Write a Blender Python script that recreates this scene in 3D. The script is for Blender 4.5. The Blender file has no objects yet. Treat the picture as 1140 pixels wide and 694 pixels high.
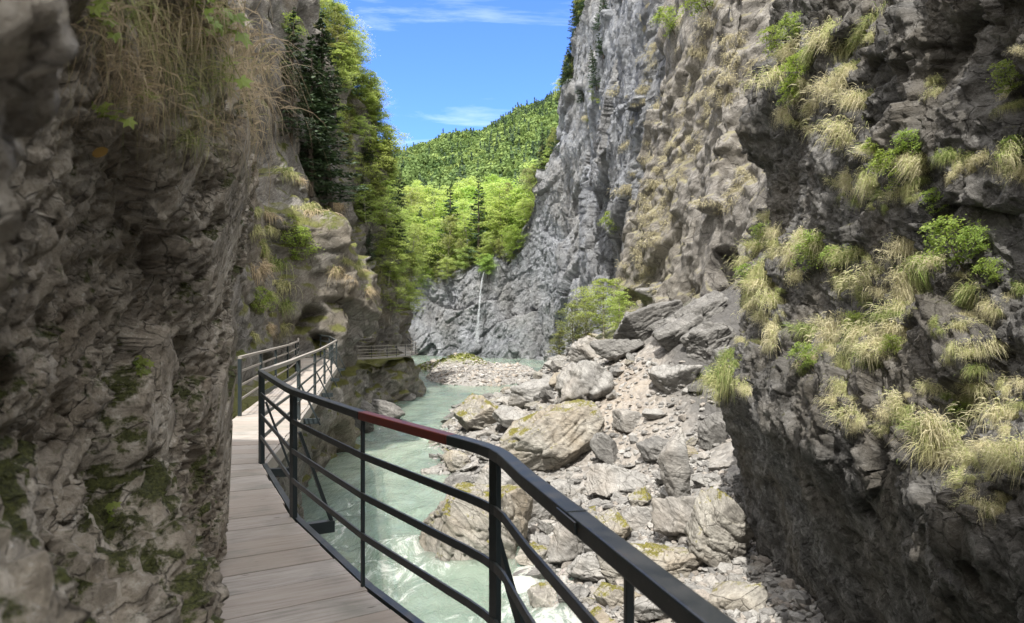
import bpy, math, random
import numpy as np
from mathutils import Vector, Matrix
from mathutils.bvhtree import BVHTree

random.seed(5)
RNG = np.random.default_rng(11)
S = bpy.context.scene
COL = S.collection
F, HX, HY, CZ = 800.0, 570.0, 360.0, 1.65      # focal length in photo pixels, principal point, eye height
WZ = CZ - 7.0                                  # water level

def at(px, py, d):
    return Vector(((px - HX) / F * d, d, CZ - (py - HY) / F * d))

# ------------------------------------------------------------------ noise
_perm = np.random.default_rng(3).permutation(256)
_perm = np.concatenate([_perm, _perm, _perm])
_g = np.random.default_rng(4).normal(size=(256, 3)); _g /= np.linalg.norm(_g, axis=1)[:, None]
_r = np.random.default_rng(6).random((256, 6))

def _hash(i, j, k):
    return _perm[_perm[_perm[i & 255] + (j & 255)] + (k & 255)]

def perlin(P):
    P = np.asarray(P, float)
    I = np.floor(P).astype(int); f = P - I
    u = f * f * f * (f * (f * 6 - 15) + 10)
    out = 0
    for dx in (0, 1):
        wx = u[:, 0] if dx else 1 - u[:, 0]
        for dy in (0, 1):
            wy = u[:, 1] if dy else 1 - u[:, 1]
            for dz in (0, 1):
                wz = u[:, 2] if dz else 1 - u[:, 2]
                g = _g[_hash(I[:, 0] + dx, I[:, 1] + dy, I[:, 2] + dz)]
                out = out + wx * wy * wz * (g[:, 0] * (f[:, 0] - dx) + g[:, 1] * (f[:, 1] - dy) + g[:, 2] * (f[:, 2] - dz))
    return out * 1.5

def fbm(P, octaves=5, gain=.5, lac=2.03, ridged=False):
    a, s, t = 1.0, 1.0, 0
    for o in range(octaves):
        n = perlin(P * s + o * 17.3)
        t = t + a * ((1 - 2 * np.abs(n)) if ridged else n)
        a *= gain; s *= lac
    return t

def cells(P):
    """broken-block noise: (value per cell with its own tilt, distance to the joint)"""
    I = np.floor(P).astype(int); f = P - I
    n = len(P)
    best = np.full(n, 9.); second = np.full(n, 9.); bid = np.zeros(n, int); bd = np.zeros((n, 3))
    for dx in (-1, 0, 1):
        for dy in (-1, 0, 1):
            for dz in (-1, 0, 1):
                h = _hash(I[:, 0] + dx, I[:, 1] + dy, I[:, 2] + dz)
                c = _r[h, :3] * .9 + np.array([dx, dy, dz])
                d = f - c; q = (d * d).sum(1)
                m = q < best
                second = np.where(m, best, np.minimum(second, q))
                best = np.where(m, q, best); bid = np.where(m, h, bid); bd[m] = d[m]
    tilt = (bd * (_r[bid, 3:6] - .5)).sum(1)
    return _r[bid, 4] - .5 + 1.6 * tilt, np.sqrt(second) - np.sqrt(best)

def rotm(ax, ay, az):
    return np.array(Matrix.Rotation(az, 3, 'Z') @ Matrix.Rotation(ay, 3, 'Y') @ Matrix.Rotation(ax, 3, 'X'))

# ------------------------------------------------------------------ scene objects
def link(o):
    COL.objects.link(o); return o

def tag(o, label=None, cat=None, group=None, kind=None):
    if label: o['label'] = label
    if cat: o['category'] = cat
    if group: o['group'] = group
    if kind: o['kind'] = kind
    return o

def mesh_np(name, V, Fc, mat=None, smooth=True, attrs=None):
    """Fc: array (n,3) or (n,4)"""
    me = bpy.data.meshes.new(name)
    V = np.asarray(V, np.float32); Fc = np.asarray(Fc, np.int32)
    k = Fc.shape[1]
    me.vertices.add(len(V)); me.vertices.foreach_set('co', V.ravel())
    me.loops.add(Fc.size); me.loops.foreach_set('vertex_index', Fc.ravel())
    me.polygons.add(len(Fc))
    me.polygons.foreach_set('loop_start', np.arange(0, Fc.size, k, dtype=np.int32))
    me.polygons.foreach_set('loop_total', np.full(len(Fc), k, np.int32))
    me.polygons.foreach_set('use_smooth', np.full(len(Fc), smooth, bool))
    if attrs:
        for an, av in attrs.items():
            a = me.attributes.new(an, 'FLOAT', 'POINT'); a.data.foreach_set('value', np.asarray(av, np.float32))
    me.update(calc_edges=True); me.validate()
    if mat: me.materials.append(mat)
    return me

def obj(name, me, parent=None, loc=None):
    o = link(bpy.data.objects.new(name, me))
    if parent is not None: o.parent = parent
    if loc is not None: o.location = loc
    return o

def empty(name, loc=(0, 0, 0), rz=0, sc=1):
    o = link(bpy.data.objects.new(name, None)); o.empty_display_size = .2
    o.location = loc; o.rotation_euler = (0, 0, rz); o.scale = (sc,) * 3 if not hasattr(sc, '__len__') else sc
    return o

def copy_tree(o, parent=None):
    c = o.copy(); COL.objects.link(c)
    c.parent = parent
    for ch in o.children: copy_tree(ch, c)
    return c

class MB:
    """collects quads and boxes into one mesh"""
    def __init__(s): s.v = []; s.f = []
    def hexa(s, pts):
        b = len(s.v); s.v += [tuple(p) for p in pts]
        s.f += [tuple(b + i for i in q) for q in ((0, 3, 2, 1), (4, 5, 6, 7), (0, 1, 5, 4), (1, 2, 6, 5), (2, 3, 7, 6), (3, 0, 4, 7))]
    def box(s, c, X, Y, Z):
        c = Vector(c); X = Vector(X) / 2; Y = Vector(Y) / 2; Z = Vector(Z) / 2
        s.hexa([c - X - Y - Z, c + X - Y - Z, c + X + Y - Z, c - X + Y - Z, c - X - Y + Z, c + X - Y + Z, c + X + Y + Z, c - X + Y + Z])
    def bar(s, a, b, w, h):
        """bar a->b, w across in plan, h the other way"""
        a = Vector(a); b = Vector(b); d = (b - a); L = d.length; d.normalize()
        up = Vector((0, 0, 1)) if abs(d.z) < .95 else Vector((0, 1, 0))
        x = d.cross(up).normalized(); y = x.cross(d)
        s.box((a + b) / 2, x * w, d * L, y * h)
    def sweep(s, pts, w, h):
        """mitred rectangular section along a polyline that stays upright"""
        pts = [Vector(p) for p in pts]; rings = []
        for i, p in enumerate(pts):
            d0 = (pts[i] - pts[i - 1]) if i else (pts[1] - pts[0])
            d1 = (pts[i + 1] - pts[i]) if i < len(pts) - 1 else d0
            n0 = Vector((d0.y, -d0.x, 0)).normalized(); n1 = Vector((d1.y, -d1.x, 0)).normalized()
            n = (n0 + n1).normalized(); n /= max(.5, n.dot(n0))
            rings.append([p - n * w / 2 + Vector((0, 0, -h / 2)), p + n * w / 2 + Vector((0, 0, -h / 2)), p + n * w / 2 + Vector((0, 0, h / 2)), p - n * w / 2 + Vector((0, 0, h / 2))])
        b = len(s.v)
        for r in rings: s.v += [tuple(q) for q in r]
        for i in range(len(rings) - 1):
            for k in range(4):
                s.f.append((b + 4 * i + k, b + 4 * i + (k + 1) % 4, b + 4 * i + 4 + (k + 1) % 4, b + 4 * i + 4 + k))
        e = b + 4 * (len(rings) - 1)
        s.f += [(b + 3, b + 2, b + 1, b), (e, e + 1, e + 2, e + 3)]
    def tube(s, pts, radii, n=6):
        b = len(s.v); m = len(pts)
        for i, p in enumerate(pts):
            p = Vector(p)
            d = (Vector(pts[min(i + 1, m - 1)]) - Vector(pts[max(i - 1, 0)])).normalized()
            x = d.orthogonal().normalized(); y = d.cross(x)
            for k in range(n):
                t = 2 * math.pi * k / n
                s.v.append(tuple(p + (x * math.cos(t) + y * math.sin(t)) * radii[i]))
        for i in range(m - 1):
            for k in range(n):
                s.f.append((b + i * n + k, b + i * n + (k + 1) % n, b + (i + 1) * n + (k + 1) % n, b + (i + 1) * n + k))
    def mesh(s, name, mat, smooth=False, bevel=0):
        me = bpy.data.meshes.new(name); me.from_pydata(s.v, [], s.f); me.update()
        if smooth: me.polygons.foreach_set('use_smooth', [True] * len(me.polygons))
        me.materials.append(mat); return me
    def build(s, name, mat, parent=None, smooth=False, bevel=0):
        o = obj(name, s.mesh(name, mat, smooth), parent)
        if bevel:
            m = o.modifiers.new('edge', 'BEVEL'); m.width = bevel; m.segments = 2; m.limit_method = 'ANGLE'
        return o

# ------------------------------------------------------------------ materials
def new_mat(name):
    m = bpy.data.materials.new(name); m.use_nodes = True
    nt = m.node_tree; nt.nodes.clear()
    return m, nt

class N:
    def __init__(s, nt): s.nt = nt
    def n(s, t, **kw):
        x = s.nt.nodes.new(t)
        for k, v in kw.items():
            if k == 'inp':
                for kk, vv in v.items():
                    if hasattr(vv, 'links') or isinstance(vv, bpy.types.NodeSocket): s.nt.links.new(vv, x.inputs[kk])
                    else: x.inputs[kk].default_value = vv
            else: setattr(x, k, v)
        return x
    def noise(s, vec, scale, detail=6, rough=.6, dist=0):
        return s.n('ShaderNodeTexNoise', inp={'Vector': vec, 'Scale': scale, 'Detail': detail, 'Roughness': rough, 'Distortion': dist}).outputs['Fac']
    def ramp(s, fac, stops):
        r = s.n('ShaderNodeValToRGB', inp={'Fac': fac}); e = r.color_ramp.elements
        while len(e) < len(stops): e.new(.5)
        for q, (p, c) in zip(e, stops):
            q.position = p; q.color = (c, c, c, 1) if not hasattr(c, '__len__') else (*c, 1)
        return r.outputs['Color']
    def mix(s, fac, a, b, mode='MIX'):
        x = s.n('ShaderNodeMix', data_type='RGBA', blend_type=mode)
        for i, v in ((0, fac), (6, a), (7, b)):
            if isinstance(v, bpy.types.NodeSocket): s.nt.links.new(v, x.inputs[i])
            else: x.inputs[i].default_value = v if i == 0 else (*v, 1)
        return x.outputs[2]
    def math(s, op, a, b=0):
        x = s.n('ShaderNodeMath', operation=op)
        for i, v in enumerate((a, b)):
            if isinstance(v, bpy.types.NodeSocket): s.nt.links.new(v, x.inputs[i])
            else: x.inputs[i].default_value = v
        return x.outputs[0]

def rock_mat(name, dark, mid, light, scale=1.0, moss=0., moss_col=(.075, .085, .02), bed=(0.3, .2, 0), stain=.5,
             stain_col=(.03, .027, .022), bump=.5, grass=0., grass_col=(.3, .25, .12), bdist=.05, warm=None, vert=0., rand=False, lay=.3, facet=.6):
    m, nt = new_mat(name); k = N(nt)
    co = k.n('ShaderNodeTexCoord').outputs['Object']
    if rand:
        oi = k.n('ShaderNodeObjectInfo').outputs['Random']
        vm = k.n('ShaderNodeVectorMath', operation='SCALE', inp={0: (37., 21., 53.), 'Scale': oi})
        co = k.n('ShaderNodeVectorMath', operation='ADD', inp={0: co, 1: vm.outputs[0]}).outputs[0]
    mp = k.n('ShaderNodeMapping', vector_type='TEXTURE', inp={'Vector': co, 'Rotation': bed, 'Scale': (1, 1, lay)}).outputs[0]
    n1 = k.noise(co, 1.3 * scale, 10, .65)
    n2 = k.noise(co, .35 * scale, 5, .6, .4)
    n3 = k.noise(mp, 1.6 * scale, 8, .7, .6)
    nf = k.noise(co, 9 * scale, 6, .7)
    n5 = k.noise(mp, 6.5 * scale, 6, .7, .3)
    ng = k.noise(co, 26 * scale, 4, .75)
    wob = k.n('ShaderNodeMixRGB', blend_type='ADD', inp={'Fac': .12 / scale, 'Color1': mp, 'Color2': k.n('ShaderNodeTexNoise', inp={'Vector': co, 'Scale': 3.5 * scale, 'Detail': 5}).outputs['Color']}).outputs[0]
    cellA = k.n('ShaderNodeSeparateColor', inp={0: k.n('ShaderNodeTexVoronoi', inp={'Vector': wob, 'Scale': 2.6 * scale}).outputs['Color']}).outputs[0]
    cellB = k.n('ShaderNodeSeparateColor', inp={0: k.n('ShaderNodeTexVoronoi', inp={'Vector': wob, 'Scale': 8.5 * scale}).outputs['Color']}).outputs[0]
    base = k.math('ADD', k.math('MULTIPLY', n1, .33), k.math('ADD', k.math('MULTIPLY', n3, .29), k.math('ADD', k.math('MULTIPLY', n5, .22), k.math('MULTIPLY', nf, .16))))
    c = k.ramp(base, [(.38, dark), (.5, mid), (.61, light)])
    c = k.mix(k.math('MULTIPLY', cellB, .35 * facet), c, dark); c = k.mix(k.math('MULTIPLY', cellA, .3 * facet), c, light)
    c = k.mix(k.ramp(ng, [(.30, .55), (.46, 0.)]), c, dark)
    c = k.mix(k.ramp(k.math('ADD', k.math('MULTIPLY', ng, .4), k.math('MULTIPLY', n5, .6)), [(.58, 0.), (.68, .6)]), c, tuple(min(.8, q * 1.45) for q in light))
    if warm:
        c = k.mix(k.ramp(k.noise(co, .22 * scale, 4, .6), [(.45, 0.), (.62, .8)]), c, k.mix(.55, c, warm), 'MIX')
    if vert:
        vmp = k.n('ShaderNodeMapping', inp={'Vector': co, 'Scale': (1, 1, .12)}).outputs[0]
        c = k.mix(k.math('MULTIPLY', k.ramp(k.noise(vmp, .9 * scale, 7, .65), [(.48, 0.), (.64, 1.)]), vert), c, stain_col)
    c = k.mix(k.math('MULTIPLY', k.ramp(n2, [(.52, 0.), (.68, 1.)]), stain), c, stain_col)
    # thin dark joints
    vo = k.n('ShaderNodeTexVoronoi', feature='DISTANCE_TO_EDGE', inp={'Vector': k.n('ShaderNodeMixRGB', blend_type='ADD', inp={'Fac': .25, 'Color1': mp, 'Color2': k.n('ShaderNodeTexNoise', inp={'Vector': co, 'Scale': 2. * scale, 'Detail': 4}).outputs['Color']}).outputs[0], 'Scale': 1.1 * scale}).outputs['Distance']
    crack = k.ramp(vo, [(.0, 1.), (.02, 0.)])
    c = k.mix(k.math('MULTIPLY', crack, .55), c, stain_col)
    geo = k.n('ShaderNodeNewGeometry')
    nz = k.n('ShaderNodeSeparateXYZ', inp={0: geo.outputs['Normal']}).outputs['Z']
    if moss:
        mm = k.math('ADD', k.math('MULTIPLY', nz, .22), k.noise(co, 1.1 * scale, 7, .65))
        hi = .86 - .36 * moss
        mm = k.math('ADD', mm, k.math('MULTIPLY', k.math('SUBTRACT', k.noise(co, 11 * scale, 6, .75), .5), .35))
        f = k.ramp(mm, [(hi - .04, 0.), (hi + .03, 1.)])
        mc = k.mix(k.ramp(k.noise(co, 30 * scale, 3, .7), [(.35, 0.), (.65, 1.)]), tuple(q * .45 for q in moss_col), tuple(min(1, q * 2.1) for q in moss_col))
        c = k.mix(f, c, mc)
    if grass:
        mm = k.math('ADD', k.math('MULTIPLY', nz, .35), k.noise(co, .45 * scale, 8, .7))
        hi = .92 - .4 * grass
        gc = k.mix(k.noise(co, 6 * scale, 4, .7), tuple(q * .55 for q in grass_col), tuple(min(1, q * 1.3) for q in grass_col))
        c = k.mix(k.ramp(mm, [(hi - .06, 0.), (hi + .04, 1.)]), c, gc)
    h = k.math('ADD', k.math('MULTIPLY', n3, .6), k.math('ADD', k.math('MULTIPLY', nf, .25), k.math('MULTIPLY', n1, .5)))
    h = k.math('SUBTRACT', h, k.math('MULTIPLY', crack, .25))
    b = k.n('ShaderNodeBump', inp={'Height': h, 'Strength': bump, 'Distance': bdist / scale * 1.6})
    b = k.n('ShaderNodeBump', inp={'Height': k.math('ADD', k.math('MULTIPLY', cellA, 1.6), cellB), 'Strength': facet, 'Distance': bdist / scale * .9, 'Normal': b.outputs[0]})
    b = k.n('ShaderNodeBump', inp={'Height': k.math('ADD', n5, k.math('MULTIPLY', ng, .6)), 'Strength': .8, 'Distance': bdist / scale * .5, 'Normal': b.outputs[0]})
    p = k.n('ShaderNodeBsdfPrincipled', inp={'Base Color': c, 'Roughness': .82, 'Normal': b.outputs[0], 'Specular IOR Level': .35})
    o = k.n('ShaderNodeOutputMaterial', inp={'Surface': p.outputs[0]})
    return m

def leaf_mat(name, a, b, trans=.45, rough=.5):
    m, nt = new_mat(name); k = N(nt)
    geo = k.n('ShaderNodeNewGeometry'); oi = k.n('ShaderNodeObjectInfo')
    c = k.mix(geo.outputs['Random Per Island'], a, b)
    hs = k.n('ShaderNodeHueSaturation', inp={'Color': c, 'Hue': k.math('ADD', k.math('MULTIPLY', oi.outputs['Random'], .03), .485),
             'Value': k.math('ADD', k.math('MULTIPLY', oi.outputs['Random'], .35), .82), 'Saturation': 1.0})
    c = hs.outputs[0]
    p = k.n('ShaderNodeBsdfPrincipled', inp={'Base Color': c, 'Roughness': rough, 'Specular IOR Level': .3})
    t = k.n('ShaderNodeBsdfTranslucent', inp={'Color': k.mix(.5, c, (b[0] * 1.3, b[1] * 1.3, b[2] * .7))})
    x = k.n('ShaderNodeMixShader', inp={'Fac': trans, 1: p.outputs[0], 2: t.outputs[0]})
    k.n('ShaderNodeOutputMaterial', inp={'Surface': x.outputs[0]})
    return m

def far_leaf_mat(name, a, b):
    m, nt = new_mat(name); k = N(nt)
    t = k.n('ShaderNodeAttribute', attribute_name='tone').outputs['Fac']; isl = k.n('ShaderNodeNewGeometry').outputs['Random Per Island']
    c = k.mix(k.math('ADD', k.math('MULTIPLY', t, .8), k.math('MULTIPLY', isl, .2)), a, b)
    p = k.n('ShaderNodeBsdfPrincipled', inp={'Base Color': c, 'Roughness': .7, 'Specular IOR Level': .2})
    tr = k.n('ShaderNodeBsdfTranslucent', inp={'Color': c})
    k.n('ShaderNodeOutputMaterial', inp={'Surface': k.n('ShaderNodeMixShader', inp={'Fac': .28, 1: p.outputs[0], 2: tr.outputs[0]}).outputs[0]}); return m

def blade_mat(name, straw, green, mixlo=.35, mixhi=.65):
    m, nt = new_mat(name); k = N(nt)
    geo = k.n('ShaderNodeNewGeometry')
    oi = k.n('ShaderNodeObjectInfo').outputs['Random']
    at_ = k.n('ShaderNodeAttribute', attribute_name='young').outputs['Fac']
    r = k.math('ADD', k.math('ADD', k.math('MULTIPLY', geo.outputs['Random Per Island'], .45), k.math('MULTIPLY', at_, .38)), k.math('MULTIPLY', k.math('SUBTRACT', oi, .5), .45))
    c = k.ramp(r, [(mixlo, straw), (mixhi, green)])
    c = k.mix(k.math('MULTIPLY', k.math('FRACT', k.math('MULTIPLY', geo.outputs['Random Per Island'], 17.)), .5), c, tuple(q * .45 for q in straw))
    p = k.n('ShaderNodeBsdfPrincipled', inp={'Base Color': c, 'Roughness': .6, 'Specular IOR Level': .25})
    t = k.n('ShaderNodeBsdfTranslucent', inp={'Color': c})
    x = k.n('ShaderNodeMixShader', inp={'Fac': .35, 1: p.outputs[0], 2: t.outputs[0]})
    k.n('ShaderNodeOutputMaterial', inp={'Surface': x.outputs[0]})
    return m

def plain_mat(name, col, rough=.5, metal=0., var=.15, scale=8., bump=.1, spec=.5):
    m, nt = new_mat(name); k = N(nt)
    co = k.n('ShaderNodeTexCoord').outputs['Object']
    n = k.noise(co, scale, 8, .65)
    c = k.mix(k.ramp(n, [(.35, 0.), (.65, 1.)]), tuple(q * (1 - var) for q in col), tuple(min(1, q * (1 + var)) for q in col))
    b = k.n('ShaderNodeBump', inp={'Height': n, 'Strength': bump, 'Distance': .01})
    p = k.n('ShaderNodeBsdfPrincipled', inp={'Base Color': c, 'Roughness': k.math('ADD', k.math('MULTIPLY', n, .3), rough - .15), 'Metallic': metal, 'Normal': b.outputs[0], 'Specular IOR Level': spec})
    k.n('ShaderNodeOutputMaterial', inp={'Surface': p.outputs[0]})
    return m

def wood_mat(name):
    m, nt = new_mat(name); k = N(nt)
    geo = k.n('ShaderNodeNewGeometry'); co = k.n('ShaderNodeTexCoord').outputs['Object']
    r = geo.outputs['Random Per Island']
    off = k.n('ShaderNodeVectorMath', operation='SCALE', inp={0: (31., 17., 9.), 'Scale': r}).outputs[0]
    mp = k.n('ShaderNodeMapping', vector_type='TEXTURE', inp={'Vector': co, 'Rotation': (0, 0, .5), 'Scale': (1, .07, .07)}).outputs[0]
    v = k.n('ShaderNodeVectorMath', operation='ADD', inp={0: mp, 1: off}).outputs[0]
    g = k.noise(v, 2.2, 8, .7, .3)
    st = k.noise(k.n('ShaderNodeVectorMath', operation='ADD', inp={0: co, 1: off}).outputs[0], 1.7, 6, .65)
    c = k.ramp(g, [(.3, (.22, .20, .185)), (.5, (.375, .345, .32)), (.7, (.46, .43, .405))])
    c = k.mix(k.math('MULTIPLY', r, .6), c, (.30, .25, .205))
    c = k.mix(k.ramp(st, [(.50, 0.), (.72, .7)]), c, (.19, .20, .175))
    vo = k.n('ShaderNodeTexVoronoi', inp={'Vector': k.n('ShaderNodeMapping', inp={'Vector': v, 'Scale': (1, .25, .25)}).outputs[0], 'Scale': 2.6}).outputs['Distance']
    c = k.mix(k.ramp(vo, [(.04, .8), (.1, 0.)]), c, (.05, .035, .025))
    b = k.n('ShaderNodeBump', inp={'Height': g, 'Strength': .35, 'Distance': .006})
    p = k.n('ShaderNodeBsdfPrincipled', inp={'Base Color': c, 'Roughness': .7, 'Normal': b.outputs[0], 'Specular IOR Level': .3})
    k.n('ShaderNodeOutputMaterial', inp={'Surface': p.outputs[0]})
    return m

def water_mat(name):
    m, nt = new_mat(name); k = N(nt)
    co = k.n('ShaderNodeTexCoord').outputs['Object']
    mp = k.n('ShaderNodeMapping', inp={'Vector': co, 'Rotation': (0, 0, .12), 'Scale': (1.0, .45, 1)}).outputs[0]
    big = k.noise(mp, .25, 5, .55, .5)
    rip = k.noise(mp, 2.2, 7, .6, .8)
    at_ = k.n('ShaderNodeAttribute', attribute_name='rough').outputs['Fac']
    c = k.ramp(big, [(.35, (.15, .205, .175)), (.55, (.225, .285, .23)), (.75, (.30, .355, .28))])
    fo = k.math('ADD', k.noise(mp, 1.1, 9, .75, 1.2), k.math('MULTIPLY', at_, .16))
    f = k.ramp(fo, [(.68, 0.), (.80, .8)])
    c = k.mix(k.math('MULTIPLY', f, .75), c, (.72, .76, .72))
    h = k.math('ADD', k.math('MULTIPLY', rip, k.math('ADD', k.math('MULTIPLY', at_, .8), .4)), k.math('ADD', k.math('MULTIPLY', k.noise(mp, .7, 4, .55, .6), .9), k.math('MULTIPLY', k.noise(mp, 8., 4, .6, .5), .22)))
    b = k.n('ShaderNodeBump', inp={'Height': h, 'Strength': .9, 'Distance': .2})
    p = k.n('ShaderNodeBsdfPrincipled', inp={'Base Color': c, 'Roughness': k.math('ADD', k.math('MULTIPLY', f, .4), .07), 'Normal': b.outputs[0], 'IOR': 1.33, 'Subsurface Weight': 1., 'Subsurface Radius': (.6, 1., .9), 'Subsurface Scale': .9})
    p.subsurface_method = 'BURLEY'
    k.n('ShaderNodeOutputMaterial', inp={'Surface': p.outputs[0]})
    return m

def ground_mat(name):
    m, nt = new_mat(name); k = N(nt)
    co = k.n('ShaderNodeTexCoord').outputs['Object']
    at_ = k.n('ShaderNodeAttribute', attribute_name='green').outputs['Fac']
    wm = k.n('ShaderNodeAttribute', attribute_name='ochre').outputs['Fac']
    v = k.n('ShaderNodeTexVoronoi', inp={'Vector': co, 'Scale': 4.5, 'Randomness': 1.})
    n1 = k.noise(co, 3, 9, .7)
    c = k.mix(k.n('ShaderNodeSeparateColor', inp={0: v.outputs['Color']}).outputs[0], (.14, .135, .13), (.36, .35, .335))
    c = k.mix(k.ramp(n1, [(.4, 0.), (.65, .7)]), c, (.28, .26, .235))
    c = k.mix(k.math('MULTIPLY', wm, k.ramp(n1, [(.3, .3), (.6, .9)])), c, (.35, .285, .22))
    dk = k.n('ShaderNodeAttribute', attribute_name='bedrock').outputs['Fac']
    c = k.mix(dk, c, k.mix(k.noise(k.n('ShaderNodeMapping', vector_type='TEXTURE', inp={'Vector': co, 'Rotation': (.3, .5, .3), 'Scale': (1, 1, .1)}).outputs[0], 1.2, 8, .7), (.05, .048, .047), (.16, .155, .15)))
    g = k.math('MULTIPLY', at_, k.ramp(k.noise(co, .8, 8, .7), [(.36, 0.), (.5, 1.)]))
    c = k.mix(g, c, k.mix(k.noise(co, 5, 5, .7), (.07, .10, .02), (.30, .30, .085)))
    h = k.math('ADD', k.math('MULTIPLY', v.outputs['Distance'], -.9), n1)
    b = k.n('ShaderNodeBump', inp={'Height': h, 'Strength': .9, 'Distance': .12})
    p = k.n('ShaderNodeBsdfPrincipled', inp={'Base Color': c, 'Roughness': .9, 'Normal': b.outputs[0], 'Specular IOR Level': .2})
    k.n('ShaderNodeOutputMaterial', inp={'Surface': p.outputs[0]})
    return m

M = {}
M['near_left'] = rock_mat('near_left_rock', (.085, .072, .056), (.35, .31, .25), (.74, .70, .63), 3.2, moss=.55, moss_col=(.04, .045, .012), bed=(.65, -.2, .0), lay=.5, facet=.9, stain=.4, bump=.9, bdist=.06, warm=(.12, .085, .05))
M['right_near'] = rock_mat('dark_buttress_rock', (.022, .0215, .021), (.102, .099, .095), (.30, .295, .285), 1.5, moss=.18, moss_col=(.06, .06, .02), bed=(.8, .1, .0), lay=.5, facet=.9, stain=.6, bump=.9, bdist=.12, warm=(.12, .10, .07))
M['right_far'] = rock_mat('grey_cliff_rock', (.14, .15, .17), (.38, .40, .44), (.64, .665, .71), .32, moss=.0, bed=(-1.0, .1, .0), stain=.25, stain_col=(.07, .07, .07), bump=1., bdist=.3, facet=1., lay=.45, vert=.6, warm=(.38, .36, .32))
M['right_mid'] = rock_mat('tan_cliff_rock', (.10, .095, .09), (.29, .27, .245), (.56, .535, .50), .7, moss=.0, bed=(-.85, .1, 0), stain=.3, bump=.95, bdist=.16, grass=.5, grass_col=(.34, .315, .20), warm=(.30, .27, .22))
M['left_far'] = rock_mat('left_cliff_rock', (.07, .067, .062), (.215, .205, .19), (.46, .445, .415), .8, moss=.4, moss_col=(.085, .10, .025), bed=(.4, -.6, .1), stain=.45, bump=.95, bdist=.14, warm=(.19, .15, .09), grass=.45, grass_col=(.15, .155, .045))
M['boulder'] = rock_mat('river_boulder_rock', (.13, .127, .122), (.28, .273, .26), (.48, .468, .445), 1.1, moss=.0, bed=(.5, .35, .2), stain=.18, stain_col=(.10, .09, .075), bump=.85, bdist=.07, warm=(.34, .29, .235), rand=True)
M['mossy'] = rock_mat('mossy_boulder_rock', (.12, .11, .10), (.28, .265, .235), (.47, .45, .40), 1.1, moss=.34, moss_col=(.12, .11, .025), bed=(.5, .35, .2), stain=.22, stain_col=(.08, .07, .055), bump=.85, bdist=.07, warm=(.33, .25, .15), rand=True)
M['slab'] = rock_mat('dark_slab_rock', (.07, .068, .066), (.18, .175, .165), (.34, .33, .315), 1.1, moss=.0, bed=(.3, .45, .2), stain=.35, bump=.85, bdist=.08, rand=True)
M['ground'] = ground_mat('scree_ground')
M['water'] = water_mat('glacial_water')
def steel_mat(name, col, dust=(.16, .155, .14), rust=(.12, .05, .025)):
    m, nt = new_mat(name); k = N(nt); co = k.n('ShaderNodeTexCoord').outputs['Object']
    nz = k.n('ShaderNodeSeparateXYZ', inp={0: k.n('ShaderNodeNewGeometry').outputs['Normal']}).outputs['Z']
    n1 = k.noise(co, 9, 8, .7); n2 = k.noise(co, 70, 4, .7); sc = k.noise(k.n('ShaderNodeMapping', vector_type='TEXTURE', inp={'Vector': co, 'Rotation': (.3, .1, -.4), 'Scale': (.02, 1, .05)}).outputs[0], 3., 5, .7)
    c = k.mix(n1, tuple(q * .7 for q in col), tuple(q * 1.5 for q in col))
    c = k.mix(k.math('MULTIPLY', k.ramp(nz, [(.5, 0.), (1., 1.)]), k.ramp(n1, [(.38, 0.), (.68, .5)])), c, dust)
    c = k.mix(k.ramp(sc, [(.64, 0.), (.70, .5)]), c, (.11, .115, .115))
    c = k.mix(k.ramp(k.math('ADD', k.math('MULTIPLY', n1, .6), k.math('MULTIPLY', n2, .4)), [(.60, 0.), (.66, .8)]), c, rust)
    b = k.n('ShaderNodeBump', inp={'Height': k.math('ADD', n1, n2), 'Strength': .12, 'Distance': .004})
    p = k.n('ShaderNodeBsdfPrincipled', inp={'Base Color': c, 'Roughness': k.math('ADD', k.math('MULTIPLY', n1, .4), .25), 'Normal': b.outputs[0]})
    k.n('ShaderNodeOutputMaterial', inp={'Surface': p.outputs[0]}); return m
M['steel'] = steel_mat('dark_green_steel', (.022, .031, .034))
M['red'] = steel_mat('red_oxide_primer', (.15, .026, .018), (.22, .10, .08), (.05, .02, .015))
M['galv'] = plain_mat('weathered_rail', (.27, .25, .225), .6, .0, .2, 20, .05)
M['wood'] = wood_mat('grey_boards')
M['bark'] = plain_mat('bark', (.11, .09, .07), .85, 0, .4, 14, .6)
M['palebark'] = plain_mat('pale_bark', (.30, .28, .24), .8, 0, .35, 14, .4)
M['beech'] = leaf_mat('beech_leaves', (.24, .34, .10), (.48, .56, .21), .55)
M['broad'] = leaf_mat('broad_leaves', (.16, .27, .065), (.36, .47, .13), .5)
M['spruce'] = leaf_mat('spruce_needles', (.035, .065, .035), (.08, .125, .06), .15)
M['olive'] = leaf_mat('larch_leaves', (.16, .19, .07), (.32, .34, .13), .4)
M['plant'] = leaf_mat('plant_leaves', (.15, .22, .045), (.34, .43, .12), .5)
M['redleaf'] = leaf_mat('brown_leaf', (.20, .12, .03), (.22, .15, .04), .4)
M['tuft'] = blade_mat('tuft_blades', (.74, .68, .45), (.42, .50, .15), .30, .75)
M['greentuft'] = blade_mat('green_tuft_blades', (.56, .54, .28), (.20, .30, .06), .15, .55)
M['straw'] = blade_mat('dry_straw', (.62, .51, .35), (.27, .32, .09), .45, .85)
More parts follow.
